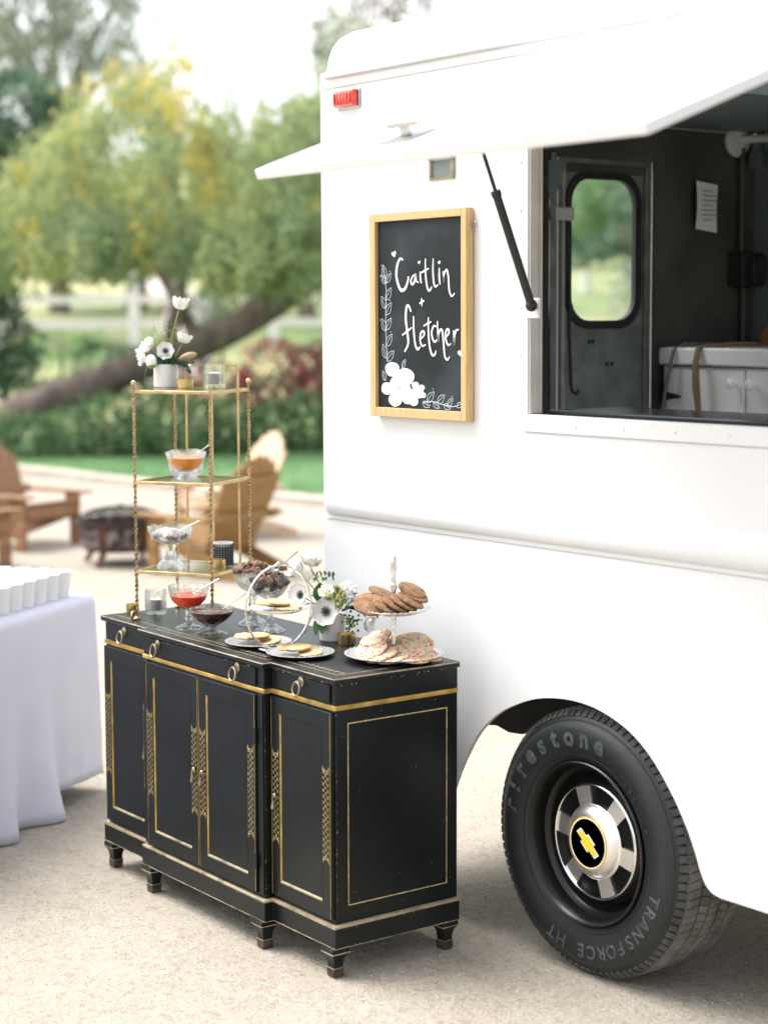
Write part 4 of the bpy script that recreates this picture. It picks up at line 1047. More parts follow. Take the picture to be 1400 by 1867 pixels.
def compote(name, label, cat, x, y, z, prof, seg=24, rad=None, rot=0, smooth=True, facet=None):
    b = MB(); b.lathe(prof, 'crystal', seg, None, rad, smooth)
    return single(name, label, cat, b, (x, y, z), (0, 0, rot), angle=25)
def filling(parent, prof, i0, i1, top, m, rad=None, dome=.003, seg=36, lump=0):
    """what is in the bowl: follows its outer wall from profile point i0 up to height top"""
    P = [(0, prof[i0][1] - .0012)] + [(r * 1.006, z) for r, z in prof[i0:i1]]
    (ra, za), (rb, zb) = prof[i1 - 1], prof[i1]; rt = ra + (rb - ra) * (top - za) / (zb - za)
    P += [(rt * 1.004, top), (rt * .93, top + .0008), (rt * .6, top + dome * .7), (rt * .25, top + dome), (0, top + dome)]
    b = MB(); b.lathe(P, m, seg, None, rad)
    if lump:
        for i, v in enumerate(b.v):
            if v[2] > top: b.v[i] = (v[0], v[1], v[2] + lump * noise.noise(V((v[0] * 60, v[1] * 60, 1))))
    return b.build('sauce', parent)
def spoon(x, y, z, az, el, L, label, bowl=.016):
    b = MB(); d = V((cos(az) * cos(el), sin(az) * cos(el), sin(el)))
    b.tube([d * t for t in (0, L * .3, L * .7, L)], [.0014, .0014, .0020, .0028], 'spoon_steel', 8); b.ball((0, 0, -.002), bowl, 'spoon_steel', 12, 8, (1, .7, .35))
    return single('spoon', label, 'spoon', b, (x, y, z))
AZR = math.atan2(RT.y, RT.x)     # across the yard, to the right
# red sauce
knob = lambda k, amp: (lambda a, i: 1 + amp * max(0, cos(k * a)))
p_red = [(.041, 0), (.042, .003), (.030, .009), (.012, .016), (.0085, .026), (.013, .032), (.0085, .038), (.010, .050), (.016, .060), (.034, .071), (.050, .088), (.059, .108), (.062, .133), (.0595, .133), (.0565, .108), (.047, .090), (.032, .075), (.0, .069)]
c = compote('glass_compote', 'footed glass compote of red sauce on the sideboard', 'dish', -4.876, 2.92, ZT, p_red, 36, knob(18, .018))
filling(c, p_red, 9, 11, .104, 'red_sauce', knob(18, .018))
spoon(-4.864, 2.936, ZT + .112, AZR + .1, .50, .085, 'silver spoon resting in the red sauce', .014)
# chocolate sauce
p_ch = [(.046, 0), (.046, .004), (.036, .009), (.016, .017), (.014, .024), (.022, .032), (.044, .046), (.062, .063), (.071, .081), (.0685, .081), (.059, .064), (.041, .049), (.018, .036), (0, .034)]
c = compote('glass_compote', 'low hexagon footed glass dish of chocolate sauce', 'dish', -4.732, 2.914, ZT, p_ch, 36, lambda a, i: 1 + (.08 * abs(cos(3 * a)) - .04 if i < 3 else 0))
filling(c, p_ch, 5, 8, .0735, 'chocolate', None, .008, 36, .005)
spoon(-4.715, 2.935, ZT + .074, AZR, .62, .095, 'silver spoon standing in the chocolate sauce', .014)
# candy pedestals
p_pd = [(.045, 0), (.046, .004), (.030, .012), (.013, .022), (.009, .04), (.0085, .062), (.015, .070), (.010, .078), (.018, .086), (.040, .098), (.054, .116), (.060, .140), (.066, .152), (.063, .152), (.0575, .14), (.051, .118), (.037, .102), (0, .094)]
def heap(name, label, cat, x, y, z, r, n_, s, mats, dome, flat=1, seed=1):
    b = MB(); q = random.Random(seed)
    for i in range(n_):
        rr_ = r * math.sqrt(q.random()); a = q.random() * 6.283
        zz = dome * (1 - (rr_ / r) ** 2) - q.random() * .012 + rr_ / r * .004
        m_ = q.choice(mats); t = Tm((rr_ * cos(a), rr_ * sin(a), zz), (q.random() * 3, q.random() * 3, q.random() * 3))
        bb = MB(); bb.ball((0, 0, 0), s * q.uniform(.75, 1.2), m_, 7, 5, (1, q.uniform(.7, 1), flat * q.uniform(.7, 1)))
        b.add([t @ V(v) for v in bb.v], bb.f, m_, True)
    o = b.build(name, None, (x, y, z)); return tag(o, label, cat, kind='stuff')
fine = lambda a, i: 1 + (.02 * cos(20 * a) if i > 8 else 0)
compote('glass_pedestal', 'tall crystal pedestal bowl of chocolate coated nuts behind another', 'dish', -4.82, 3.12, ZT, [(r * 1.02, z * 1.19) for r, z in p_pd], 40, fine)
heap('coated_nuts', 'brown coated nuts heaped in the rear crystal pedestal bowl', 'candy', -4.82, 3.12, ZT + .165, .055, 70, .0105, ['nut', 'nut', 'choc_candy'], .032, 1, 2)
compote('glass_pedestal', 'tall crystal pedestal bowl of dark chocolate curls with a spoon', 'dish', -4.68, 3.09, ZT, [(r, z * 1.17) for r, z in p_pd], 40, lambda a, i: 1 + (.025 * abs(cos(13 * a)) if i > 8 else 0))
heap('chocolate_curls', 'dark chocolate curls heaped in the front crystal pedestal bowl', 'candy', -4.68, 3.09, ZT + .158, .056, 150, .0085, ['choc_candy', 'choc_candy', 'chocolate', 'nut'], .022, .35, 3)
heap('chocolate_shards', 'dark chocolate shards seen through the front crystal bowl wall', 'candy', -4.68, 3.09, ZT + .140, .042, 60, .009, ['choc_candy'], .01, .4, 5)
spoon(-4.665, 3.105, ZT + .19, AZR + .05, .72, .085, 'long silver spoon standing in the chocolate curls', .012)
# shelf dishes
p_bw = [(.030, 0), (.031, .003), (.022, .012), (.016, .020), (.018, .026), (.034, .034), (.053, .052), (.066, .088), (.0615, .088), (.050, .058), (.031, .040), (0, .032)]
c = compote('glass_bowl', 'footed glass bowl of orange caramel on the middle shelf', 'dish', -5.043, 3.017, SHZ[1], p_bw, 32, lambda a, i: 1 + .012 * cos(16 * a))
filling(c, p_bw, 5, 7, .070, 'caramel', lambda a, i: 1 + .012 * cos(16 * a))
spoon(-5.03, 3.035, SHZ[1] + .07, AZR + .1, .65, .065, 'silver spoon resting in the orange caramel', .012)
compote('glass_jar', 'scallop rimmed glass jar behind the orange caramel bowl', 'jar', -5.14, 3.075, SHZ[1], [(.034, 0), (.044, .004), (.054, .022), (.056, .04), (.047, .062), (.044, .07), (.050, .086), (.0475, .086), (.0415, .07), (.0445, .062), (.053, .04), (.05, .022), (.04, .008), (0, .007)], 32, lambda a, i: 1 + (.02 * cos(10 * a) if 5 < i < 9 else 0))
p_sc = [(.044, 0), (.045, .004), (.040, .014), (.030, .026), (.019, .04), (.014, .054), (.0155, .066), (.018, .076), (.040, .084), (.060, .100), (.070, .118), (.073, .130), (.0705, .130), (.067, .118), (.057, .103), (.038, .088), (0, .082)]
b = MB(); 
vs = []; seg = 48
b.lathe(p_sc, 'crystal', seg)
for i in (11, 12):
    for k in range(seg):
        x, y, z = b.v[i * seg + k]; b.v[i * seg + k] = (x, y, z + .008 * abs(sin(5 * 2 * pi * k / seg)) - .003)
single('glass_pedestal', 'scalloped crystal pedestal bowl of marshmallows on the lowest shelf', 'dish', b, (-5.088, 2.983, SHZ[0]), angle=25)
heap('marshmallow_pieces', 'pale marshmallow pieces filling the scalloped crystal bowl', 'candy', -5.088, 2.983, SHZ[0] + .105, .054, 90, .010, ['marshmallow', 'marshmallow', 'ceramic'], .016, 1, 8)
spoon(-5.07, 3.0, SHZ[0] + .118, AZR + .05, .42, .075, 'silver spoon lying in the marshmallow bowl', .011)

# ------------------------------------------------------------------ plates and cookies
def plate(r, m='silver', rim=.012, seg=64, fl=.01, base=.0):
    b = MB(); b.lathe([(0, base), (r * .62, base), (r * .70, base + .002), (r * .88, base + rim * .8), (r * .99, base + rim), (r, base + rim + .0016), (r * .985, base + rim + .0022), (r * .87, base + rim * .8 + .002), (r * .68, base + .0045), (0, base + .004)], m, seg, None, lambda a, i: 1 + (fl * cos(24 * a) if 4 <= i <= 6 else 0))
    for k in range(40):
        a = 2 * pi * k / 40; b.ball((r * .97 * cos(a), r * .97 * sin(a), base + rim + .002), r * .022, m, 6, 4)
    return b
NC = [0]
for nm_, c1_, c2_ in (('ginger_cookie', (.15, .07, .03), (.21, .11, .05)), ('plain_cookie', (.46, .27, .09), (.55, .36, .14)), ('sprinkle_cookie', (.50, .30, .12), (.60, .42, .22))): mat(nm_ + '_edge', c1_, .85, col2=c2_, vscale=60, bump=.4, bscale=120)
def cookie(mm, r, h, label, loc, rot, group, cat='cookie'):
    NC[0] += 1; q = NC[0]
    b = MB(); b.lathe([(0, 0), (r * .88, .0), (r * .985, h * .2), (r, h * .5), (r * .97, h * .82), (r * .86, h), (r * .4, h * 1.05), (0, h * 1.05)], mm, 28, None, lambda a, i: 1 + .035 * noise.noise(V((cos(a) * 1.6, sin(a) * 1.6, q * 3.1 + i * .2))))
    ek = b.mi(mm + '_edge')
    for i in range(28 * 3): b.m[i] = ek
    for i, v in enumerate(b.v): b.v[i] = (v[0], v[1], v[2] + .0018 * noise.noise(V((v[0] * 110, v[1] * 110, q))))
    return tag(b.build('cookie', None, loc, rot), label, cat, group)
# two tier silver stand
TX, TY = -4.09, 3.115
ts = empty('tiered_cake_stand', (TX, TY, ZT)); tag(ts, 'two tier silver cookie stand with ornate handle at the sideboard end', 'cake stand')
mat('plate_silver', (.78, .76, .76), .28, .85, bump=.15, bscale=120)
plate(.140, 'plate_silver', .016).build('lower_plate', ts)
u_ = plate(.104, 'plate_silver', .013, base=.130); u_.build('upper_plate', ts)
b = MB(); b.lathe([(.012, .004), (.012, .012), (.006, .02), (.0075, .03), (.0055, .05), (.007, .09), (.0075, .118), (.010, .129)], 'silver', 16)
b.lathe([(.009, .134), (.006, .145), (.0075, .152), (.0055, .16), (.0062, .19), (.009, .205), (.0095, .212), (.006, .216), (.007, .222), (.0055, .232), (.008, .245), (.0088, .27), (.0075, .285), (.004, .292), (0, .294)], 'silver', 16); b.build('handle_rod', ts)
G1 = 'ginger cookies on the upper tier'
L1 = 'brown ginger cookie heaped on the upper tier of the silver stand'
zc = ZT + .136
def at(rt, fw, z): p = RT * rt + FW * -fw; return (TX + p.x, TY + p.y, z)   # right, towards the front
Zr = AZR
for rt, fw, z, tilt, az, tc_ in ((-.058, .045, .020, -.06, 2.6, .62), (-.072, .0, .018, -.12, 3.0, .60), (-.020, .050, .016, .40, 3.6, .20), (.004, .045, .022, .46, 3.3, .16), (.026, .040, .026, .50, 3.4, .14), (.044, .030, .030, .50, 3.25, .12), (.056, -.01, .040, .42, 3.1, .22), (.050, -.02, .052, .40, 3.2, .26), (-.034, -.045, .040, .36, 2.8, .1), (.0, -.06, .02, .3, 2.9, .1)):
    # leaning: low edge to the right
    o = cookie('ginger_cookie', .042, .009, L1, at(rt, fw, zc + z), (0, 0, 0), G1)
    ax = V((FW.x, FW.y, 0)); o.rotation_mode = 'QUATERNION'
    from mathutils import Quaternion
    o.rotation_quaternion = Quaternion(ax, tilt) @ Quaternion(V((RT.x, RT.y, 0)), tc_) @ Quaternion((0, 0, 1), az)
G2 = 'sprinkle cookies on the lower tier'; L2 = 'pale sprinkle cookie piled on the lower tier of the silver stand'
zc = ZT + .006
for rt, fw, z, tilt, az, tc_ in ((-.062, .030, .018, -.36, 1, .24), (-.060, -.01, .030, -.42, 2, .2), (-.050, -.03, .044, -.36, 3, .18), (-.034, .060, .012, -.30, 4, .14), (-.002, .078, .007, -.18, 5, .10), (.040, .050, .018, -.04, 6, .30), (.066, -.01, .034, .16, 7, .46), (.086, .034, .012, .34, 8, .16), (.052, .080, .004, .06, 9, .03), (.004, -.03, .030, -.1, 10, .2), (.05, -.04, .030, .2, 11, .3), (-.02, -.07, .016, -.2, 12, .2)):
    o = cookie('sprinkle_cookie', .048, .0085, L2, at(rt, fw, zc + z), (0, 0, 0), G2); o.rotation_mode = 'QUATERNION'
    o.rotation_quaternion = Quaternion(V((FW.x, FW.y, 0)), tilt) @ Quaternion(V((RT.x, RT.y, 0)), tc_) @ Quaternion((0, 0, 1), az)
# hoop stand: two low trays and one in the ring
hp = empty('hoop_tray_stand', (-4.40, 2.935, ZT)); tag(hp, 'silver hoop stand carrying two low cookie trays and one raised tray', 'cake stand')
b = MB(); b.tube([(0, .113 * cos(t), .125 + .121 * sin(t)) for t in [2 * pi * i / 48 for i in range(48)]], .0030, 'silver', 8, closed=True); b.tube([(0, -.012, .246), (0, 0, .254), (0, .012, .246)], .003, 'silver', 8); b.build('hoop', hp)
for x in (-.108, .108):
    b = plate(.098, 'plate_silver', .011); o = b.build('low_tray', hp, (x, 0, 0))
b = plate(.086, 'plate_silver', .011); b.build('raised_tray', hp, (0, 0, .112))
b = MB(); b.box((-.02, -.06, .004), (.02, .06, .009), 'silver'); b.build('hoop_foot', hp, bevel=.002)
G3 = 'plain cookies on the hoop trays'
def cset(cx, cy, cz, lab, sd, k, R_):
    q = random.Random(sd)
    for i in range(k):
        a = 2 * pi * i / k + q.random() * .5; rr_ = R_ * (.45 if i < k - 1 else .1)
        o = cookie('plain_cookie', .036, .008, lab, (cx + rr_ * cos(a), cy + rr_ * sin(a), cz + .002 + .0045 * i), (q.uniform(-.14, .14), q.uniform(-.14, .14), q.random() * 6), G3)
cset(-4.508, 2.935, ZT + .005, 'golden sugar cookie on the left low tray of the hoop stand', 2, 5, .08)
cset(-4.292, 2.935, ZT + .005, 'golden sugar cookie on the right low tray of the hoop stand', 5, 4, .08)
cset(-4.40, 2.935, ZT + .117, 'golden sugar cookie on the raised tray inside the silver hoop', 9, 5, .07)

# ------------------------------------------------------------------ flowers
CAMD = -FW
def offs(base, rt, z, fw=0): p = RT * rt - FW * fw; return V((base[0] + p.x, base[1] + p.y, z))
def anemone(c, face, r, label, group, petals=7, cup=.35, eye=True):
    f = V(face).normalized(); q = f.to_track_quat('Z', 'Y').to_matrix().to_4x4(); T = M.Translation(c) @ q
    fl_ = empty('anemone', c); tag(fl_, label, 'flower', group)
    rnd_ = random.Random(int(r * 9999) + petals)
    for k in range(petals):
        b = MB(); vs = []; A = 2 * pi * k / petals; wv = rnd_.random() * 6; cu = cup + rnd_.uniform(-.12, .12)
        for i in range(6):
            t = i / 5
            for j in range(5):
                s = (j - 2) / 2; wd = .62 * sin(pi * min(1, .12 + t * .80)) ** .7
                x = r * (.08 + .92 * t) * (1 - .10 * s * s * t); y = r * wd * s
                z = r * (cu * t * t + .22 * s * s * t + .05 * sin(wv + 4 * s + 3 * t) * t) + .0012 * (k % 2)
                vs.append(T.to_3x3() @ V((x * cos(A) - y * sin(A), x * sin(A) + y * cos(A), z)))
        b.add(vs, [(i * 5 + j, i * 5 + j + 1, i * 5 + 6 + j, i * 5 + 5 + j) for i in range(5) for j in range(4)], 'petal', True); b.build('petal', fl_)
    if eye:
        b = MB(); R3 = T.to_3x3()
        bb = MB(); bb.ball((0, 0, r * .10), r * .19, 'flower_eye', 14, 8)
        for k in range(26):
            a = 2 * pi * k / 26; q2 = r * (.27 + .05 * (k % 3)); bb.ball((q2 * cos(a), q2 * sin(a), r * .12), r * .035, 'flower_eye', 6, 4)
            bb.tube([(r * .15 * cos(a), r * .15 * sin(a), r * .08), (q2 * cos(a), q2 * sin(a), r * .12)], r * .012, 'flower_eye', 4)
        b.add([R3 @ V(v) for v in bb.v], bb.f, 'flower_eye', True); b.build('flower_eye', fl_)
    return fl_
def stem(fl_, a, b_, m='stem_green', r=.0016, bend=.01):
    a, b_ = V(a), V(b_); o = fl_.location; mid = (a + b_) / 2 + V((bend, bend * .4, 0))
    s = MB(); s.tube([a - o, (a + mid) / 2 - o + V((bend * .2, 0, 0)), mid - o, b_ - o], r, m, 6); s.build('stem', fl_)
def leafobj(root_, tip, w, m, droop=.2):
    root_, tip = V(root_), V(tip); d = tip - root_; L = d.length; d.normalize(); sd_ = d.cross(V((0, 0, 1))); sd_ = sd_.normalized() if sd_.length > .1 else RT.copy(); up = sd_.cross(d)
    vs = []
    for i in range(9):
        t = i / 8
        for j in (-1, 0, 1):
            ww = w * sin(pi * (t * .93 + .05)) ** .8
            vs.append(root_ + d * (L * t) + sd_ * (ww * j) + up * (L * droop * sin(pi * t) + w * .3 * abs(j)))
    return vs, [(i * 3 + j, i * 3 + j + 1, i * 3 + 4 + j, i * 3 + 3 + j) for i in range(8) for j in (0, 1)]
def vase(x, y, z, label, r=.040, h=.074):
    b = MB(); b.lathe([(0, 0), (r * .97, 0), (r, .003), (r, h - .002), (r * .985, h), (r * .9, h), (r * .89, .006), (0, .006)], 'ceramic', 40); return single('flower_pot', label, 'vase', b, (x, y, z))
def sprig(name, label, cat, items, m):
    b = MB()
    for (a, t, w, dr) in items:
        v, f = leafobj(a, t, w, m, dr); b.add(v, f, m, True)
    return tag(b.build(name), label, cat)
# top of the brass stand
B1 = (-5.312, 3.10); z0 = SHZ[2]; B1 = (-5.275, 3.085)
b1 = lambda rt, z, fw=0: offs(B1, rt, z, fw)
vase(*B1, z0, 'white cylinder flower pot on top of the brass stand', .040, .073)
AN = 'white anemones on the brass stand'
rim1 = b1(0, z0 + .06)
f = anemone(b1(.004, 1.674, .035), CAMD + V((0, 0, .15)), .030, 'white anemone with a black eye facing out above the pot', AN); stem(f, rim1, b1(.004, 1.67, .03))
f = anemone(b1(.056, 1.700, .0), V((0, 0, 1)) + RT * .3 - CAMD * .2, .027, 'white anemone bloom seen from the side, right of the dark eyed one', AN, 8, .9, False); stem(f, rim1, b1(.054, 1.695), bend=.006)
f = anemone(b1(.046, 1.808, .0), V((0, 0, 1)) + RT * .2, .030, 'tallest white poppy like bloom on a long stem over the brass stand', AN, 6, 1.1, False); stem(f, rim1, b1(.045, 1.808), 'stem_green', .0022, -.004)
f = anemone(b1(-.050, 1.682, .0), RT * -.7 + CAMD * .5 + V((0, 0, .7)), .031, 'white anemone drooping at the upper left of the pot', AN, 7, .6, False); stem(f, rim1, b1(-.048, 1.68))
f = anemone(b1(-.064, 1.656, .02), RT * -1 + CAMD * .4 + V((0, 0, -.2)), .029, 'white anemone drooping lowest on the left of the pot', AN, 7, .7, False); stem(f, rim1, b1(-.062, 1.655, .02))
bd = empty('flower_bud', b1(-.042, 1.640, .045)); tag(bd, 'closed white bud with green base left of the pot', 'flower')
b = MB(); b.ball((0, 0, 0), .018, 'petal', 14, 10, (1, 1, 1.25)); b.build('petals', bd); b = MB(); b.ball((.002, 0, -.012), .0145, 'stem_green', 12, 8, (1, 1, .8)); b.build('sepals', bd); stem(bd, rim1, b1(-.04, 1.63, .04))
bd = empty('flower_bud', b1(.074, 1.654, .03)); tag(bd, 'tan tulip shaped bud over the dark leaf right of the pot', 'flower')
b = MB(); T_ = Tm((0, 0, 0)); b.tube([RT * -.026 + V((0, 0, -.006)), RT * -.012, RT * .006 + V((0, 0, .004)), RT * .022 + V((0, 0, .008)), RT * .03 + V((0, 0, .010))], [.004, .010, .013, .009, .003], 'bud_tan', 10); b.build('petals', bd); stem(bd, rim1, b1(.05, 1.65, .03))
q = random.Random(3)
sprig('leaf_sprig', 'large dark glossy leaf hanging right of the top flower pot', 'leaves', [(b1(.02, 1.632, .03), b1(.085, 1.598, .05), .026, .1), (b1(.03, 1.640, .02), b1(.092, 1.632, .0), .02, .1)], 'leaf_dark')
sprig('leaf_sprig', 'small green filler leaves packed at the rim of the top pot', 'leaves', [(b1(q.uniform(-.03, .03), 1.626, q.uniform(0, .04)), b1(q.uniform(-.045, .05), 1.645 + q.random() * .02, .03 + q.uniform(0, .02)), .006, .2) for _ in range(40)] + [(b1(-.03, 1.63, .04), b1(-.062, 1.60, .05), .006, .2), (b1(-.055, 1.615, .05), b1(-.064, 1.570, .05), .004, .05)], 'leaf_mid')
b = MB()
for i in range(150):
    p = b1(q.gauss(-.012, .032), 1.70 + abs(q.gauss(0, .045)), q.gauss(0, .02)); b.ball(p, .0016, 'hydrangea', 5, 4)
    if i % 6 == 0: b.tube([rim1, (rim1 + p) / 2 + V((.004, 0, .004)), p], .0004, 'stem_green', 4)
tag(b.build('filler_wisps'), 'airy yellow filler wisps rising behind the top flowers', 'flowers', kind='stuff')
# on the sideboard
B2 = (-4.449, 3.158); b2 = lambda rt, z, fw=0: offs(B2, rt, z, fw)
vase(*B2, ZT, 'white cylinder flower pot on the sideboard behind the hoop trays', .038, .078)
AN2 = 'white anemones on the sideboard'; rim2 = b2(0, ZT + .065)
f = anemone(b2(-.016, .922, .05), CAMD + RT * -.35 + V((0, 0, .0)), .042, 'large white anemone with black eye hanging over the sideboard pot', AN2, 7, .25); stem(f, rim2, b2(-.014, .92, .045))
f = anemone(b2(-.092, .966, .02), CAMD * .8 + RT * -.6 + V((0, 0, .2)), .036, 'white anemone with black eye seen through the silver hoop', AN2, 7, .3); stem(f, rim2, b2(-.088, .962, .015))
f = anemone(b2(-.066, 1.052, -.01), V((0, 0, 1)) + RT * .3 + CAMD * .3, .036, 'highest white bloom over the sideboard flowers', AN2, 7, .9, False); stem(f, rim2, b2(-.064, 1.045, -.01))
f = anemone(b2(-.096, 1.030, .0), V((0, 0, .7)) + RT * -.8 + CAMD * .3, .034, 'white bloom tilting left above the silver hoop', AN2, 7, .8, False); stem(f, rim2, b2(-.09, 1.025))
f = anemone(b2(-.012, .965, .035), V((0, 0, .7)) + CAMD * .6 + RT * -.2, .026, 'small half open white bloom over the large black eyed anemone', AN2, 6, .9, False); stem(f, rim2, b2(-.012, .96, .03))
f = anemone(b2(.098, .885, .02), V((0, 0, -.3)) + RT * .9 + CAMD * .4, .026, 'faded white bloom drooping low on the right of the pot', AN2, 6, .7, False); stem(f, rim2, b2(.09, .89, .02), bend=.006)
hy = empty('hydrangea', b2(.008, .955, .025)); tag(hy, 'yellow green hydrangea head in the middle of the sideboard flowers', 'flower')
b = MB()
for i in range(110):
    d = V((q.gauss(0, 1), q.gauss(0, 1), q.gauss(.2, 1))).normalized() * (.030 * q.uniform(.75, 1.05)); d.z *= 1.25
    b.ball(d, .0048, 'hydrangea', 6, 4)
b.build('florets', hy); stem(hy, rim2, hy.location)
hy = empty('hydrangea', b2(.045, .972, .0)); tag(hy, 'pale cream flower head behind the yellow green one', 'flower')
b = MB()
for i in range(90):
    d = V((q.gauss(0, 1), q.gauss(0, 1), q.gauss(.2, 1))).normalized() * (.028 * q.uniform(.7, 1.1))
    b.ball(d, .005, 'petal', 6, 4)
b.build('florets', hy); stem(hy, rim2, hy.location)
sprig('leaf_sprig', 'dark glossy leaves arching right from the sideboard flower pot', 'leaves', [(b2(.03, .915, .02), b2(.105, .922, .03), .022, .12), (b2(.04, .92, .0), b2(.10, .945, -.02), .018, .15), (b2(.09, .93, .02), b2(.135, .898, .04), .015, .1), (b2(.04, .935, .0), b2(.075, .968, .0), .014, .1), (b2(.05, .925, .03), b2(.10, .905, .06), .016, .1)], 'leaf_dark')
sprig('leaf_sprig', 'green leaves hanging low on the left of the sideboard pot', 'leaves', [(b2(-.045, .915, .02), b2(-.08, .852, .03), .012, .05), (b2(-.04, .905, .03), b2(-.045, .850, .05), .012, .05), (b2(-.03, .90, .03), b2(-.028, .855, .06), .014, .05), (b2(-.03, .935, .0), b2(-.07, .962, .01), .011, .15), (b2(-.05, .935, .0), b2(-.085, .93, .02), .010, .1), (b2(-.035, .94, .0), b2(-.035, 1.0, .0), .022, .1)], 'leaf_mid')
sprig('leaf_sprig', 'small bright green frond under the highest white bloom', 'leaves', [(b2(-.062 + .006 * i, 1.018 + .003 * sin(i * 2), 0), b2(-.066 + .0065 * i + q.uniform(-.006, .006), 1.018 + (.016 if i % 2 else -.014), q.uniform(-.01, .015)), .005, .1) for i in range(12)] + [(b2(-.02, .94, 0), b2(-.06, 1.015, 0), .0015, .05)], 'leaf_mid')
b = MB()
for i in range(46): b.ball(b2(.055 + q.gauss(0, .012), .885 + q.gauss(0, .016), .04 + q.gauss(0, .008)), .0042, q.choice(['leaf_mid', 'stem_green', 'leaf_dark']), 7, 5)
b.tube([b2(.02, .91, .02), b2(.045, .905, .035), b2(.055, .88, .04)], .002, 'stem_green', 6)
tag(b.build('berry_cluster'), 'green berry cluster hanging right over the sideboard pot rim', 'berries')

# ------------------------------------------------------------------ drinks table with cloth
TA0 = V((-6.137, 3.28, 0)); TU = V((.549, -.836, 0)); TN = V((.836, .549, 0))   # along the near side, outwards
tb = empty('folding_table', TA0 + TU * .9 - TN * .4); tag(tb, 'folding table hidden under the lavender grey cloth', 'table')
o_ = tb.location
def tpt(s, n_, z): return TA0 + TU * s + TN * n_ + V((0, 0, z))
mb = MB(); P = [tpt(.02, -.02, .70) - o_, tpt(1.78, -.02, .70) - o_, tpt(1.78, -.74, .70) - o_, tpt(.02, -.74, .70) - o_]
mb.add(P + [p + V((0, 0, .035)) for p in P], [(0, 1, 2, 3)[::-1], (4, 5, 6, 7), (0, 1, 5, 4), (1, 2, 6, 5), (2, 3, 7, 6), (3, 0, 4, 7)], 'dark_metal'); mb.build('table_top', tb)
for s, n_ in ((.15, -.1), (.15, -.66), (1.65, -.1), (1.65, -.66)):
    mb = MB(); mb.tube([tpt(s, n_, 0) - o_, tpt(s, n_, .70) - o_], .014, 'dark_metal', 8); mb.build('leg', tb)
mb = MB(); NU, NVv = 150, 22
per = [(s, 0, TN) for s in np.linspace(1.8, 0, 70)] 
loopp = []
for s in np.linspace(1.8, .03, 70): loopp.append((s, 0.0, 0, 1))
for i in range(1, 6): a = i / 6 * pi / 2; loopp.append((.03 - .03 * sin(a), -.03 + .03 * cos(a), -sin(a), cos(a)))
for n_ in np.linspace(-.03, -.73, 28): loopp.append((0, n_, -1, 0))
for i in range(1, 6): a = i / 6 * pi / 2; loopp.append((.03 - .03 * cos(a), -.73 - .03 * sin(a), -cos(a), -sin(a)))
for s in np.linspace(.03, 1.8, 50): loopp.append((s, -.76, 0, -1))
vs = []; K = len(loopp); nd = 20
for ci, (s, n_, ds, dn) in enumerate(loopp):
    front = n_ > -.001 and dn > .9
    hem = .066 + .012 * sin(s * 5 + n_ * 4)
    k = 0
    if front:
        k = min(1, max(0, (s - .37) / .05)); k = k * k * (3 - 2 * k); hem = hem * (1 - k) + .006 * k
        if s < .12: hem += .01 * (1 - s / .12)
    for j in range(nd + 1):
        t = j / nd
        z = .752 - (.752 - hem) * t
        bow = .010 * sin(t * pi / 2) + .010 * t * (1 + .6 * noise.noise(V((s * 3, n_ * 3, t)))) + .004 * noise.noise(V((s * 11, t * 5, n_ * 9))) * t
        fold = .010 * t * sin(s * 16 + n_ * 14) * (.12 if (front and s < .3) else 1)
        if front: fold += .006 * t * math.exp(-((s - .17) / .012) ** 2)
        if k > 0:
            fold += k * t ** 2.6 * (.025 + .04 * sin((s - .42) * 24 + 1.2 - .7 * t))
        bow += fold
        if j == 0: bow -= .006; 
        vs.append(tpt(s + ds * bow - (0.03 * k * t ** 3 * max(0, 1 - (s - .42) * 5) if front else 0), n_ + dn * bow, z if j else .7555))
fs = [(c * (nd + 1) + j, c * (nd + 1) + j + 1, (c + 1) * (nd + 1) + j + 1, (c + 1) * (nd + 1) + j) for c in range(K - 1) for j in range(nd)]
mb.add(vs, fs, 'cloth', True)
top = [vs[c * (nd + 1)] for c in range(K)]; mb.add(top, [tuple(range(K))], 'cloth')
co = mb.build('tablecloth'); tag(co, 'lavender grey tablecloth falling to the ground at the folding table corner', 'tablecloth')
sm_ = co.modifiers.new('thick', 'SOLIDIFY'); sm_.thickness = .003; sm_.offset = -1
cupm = MB(); cupm.lathe([(0, .006), (.028, .006), (.0285, 0), (.030, 0), (.0385, .090), (.0405, .0915), (.041, .094), (.0395, .096), (.0375, .094), (.029, .010), (0, .009)], 'paper', 28)
c0 = None
for j in range(4):
    for i in range(9):
        p = tpt(.14 + .0845 * i, -.075 - .0845 * j, .7572)
        if c0 is None: c0 = cupm.build('paper_cup'); o = c0; tag(o, 'white paper cup standing in rows on the lavender grey tablecloth', 'cup', 'white paper cups on the table')
        else: o = c0.copy(); COL.objects.link(o)
        o.location = p; o.rotation_euler = (0, 0, (i * 7 + j * 3) % 6)

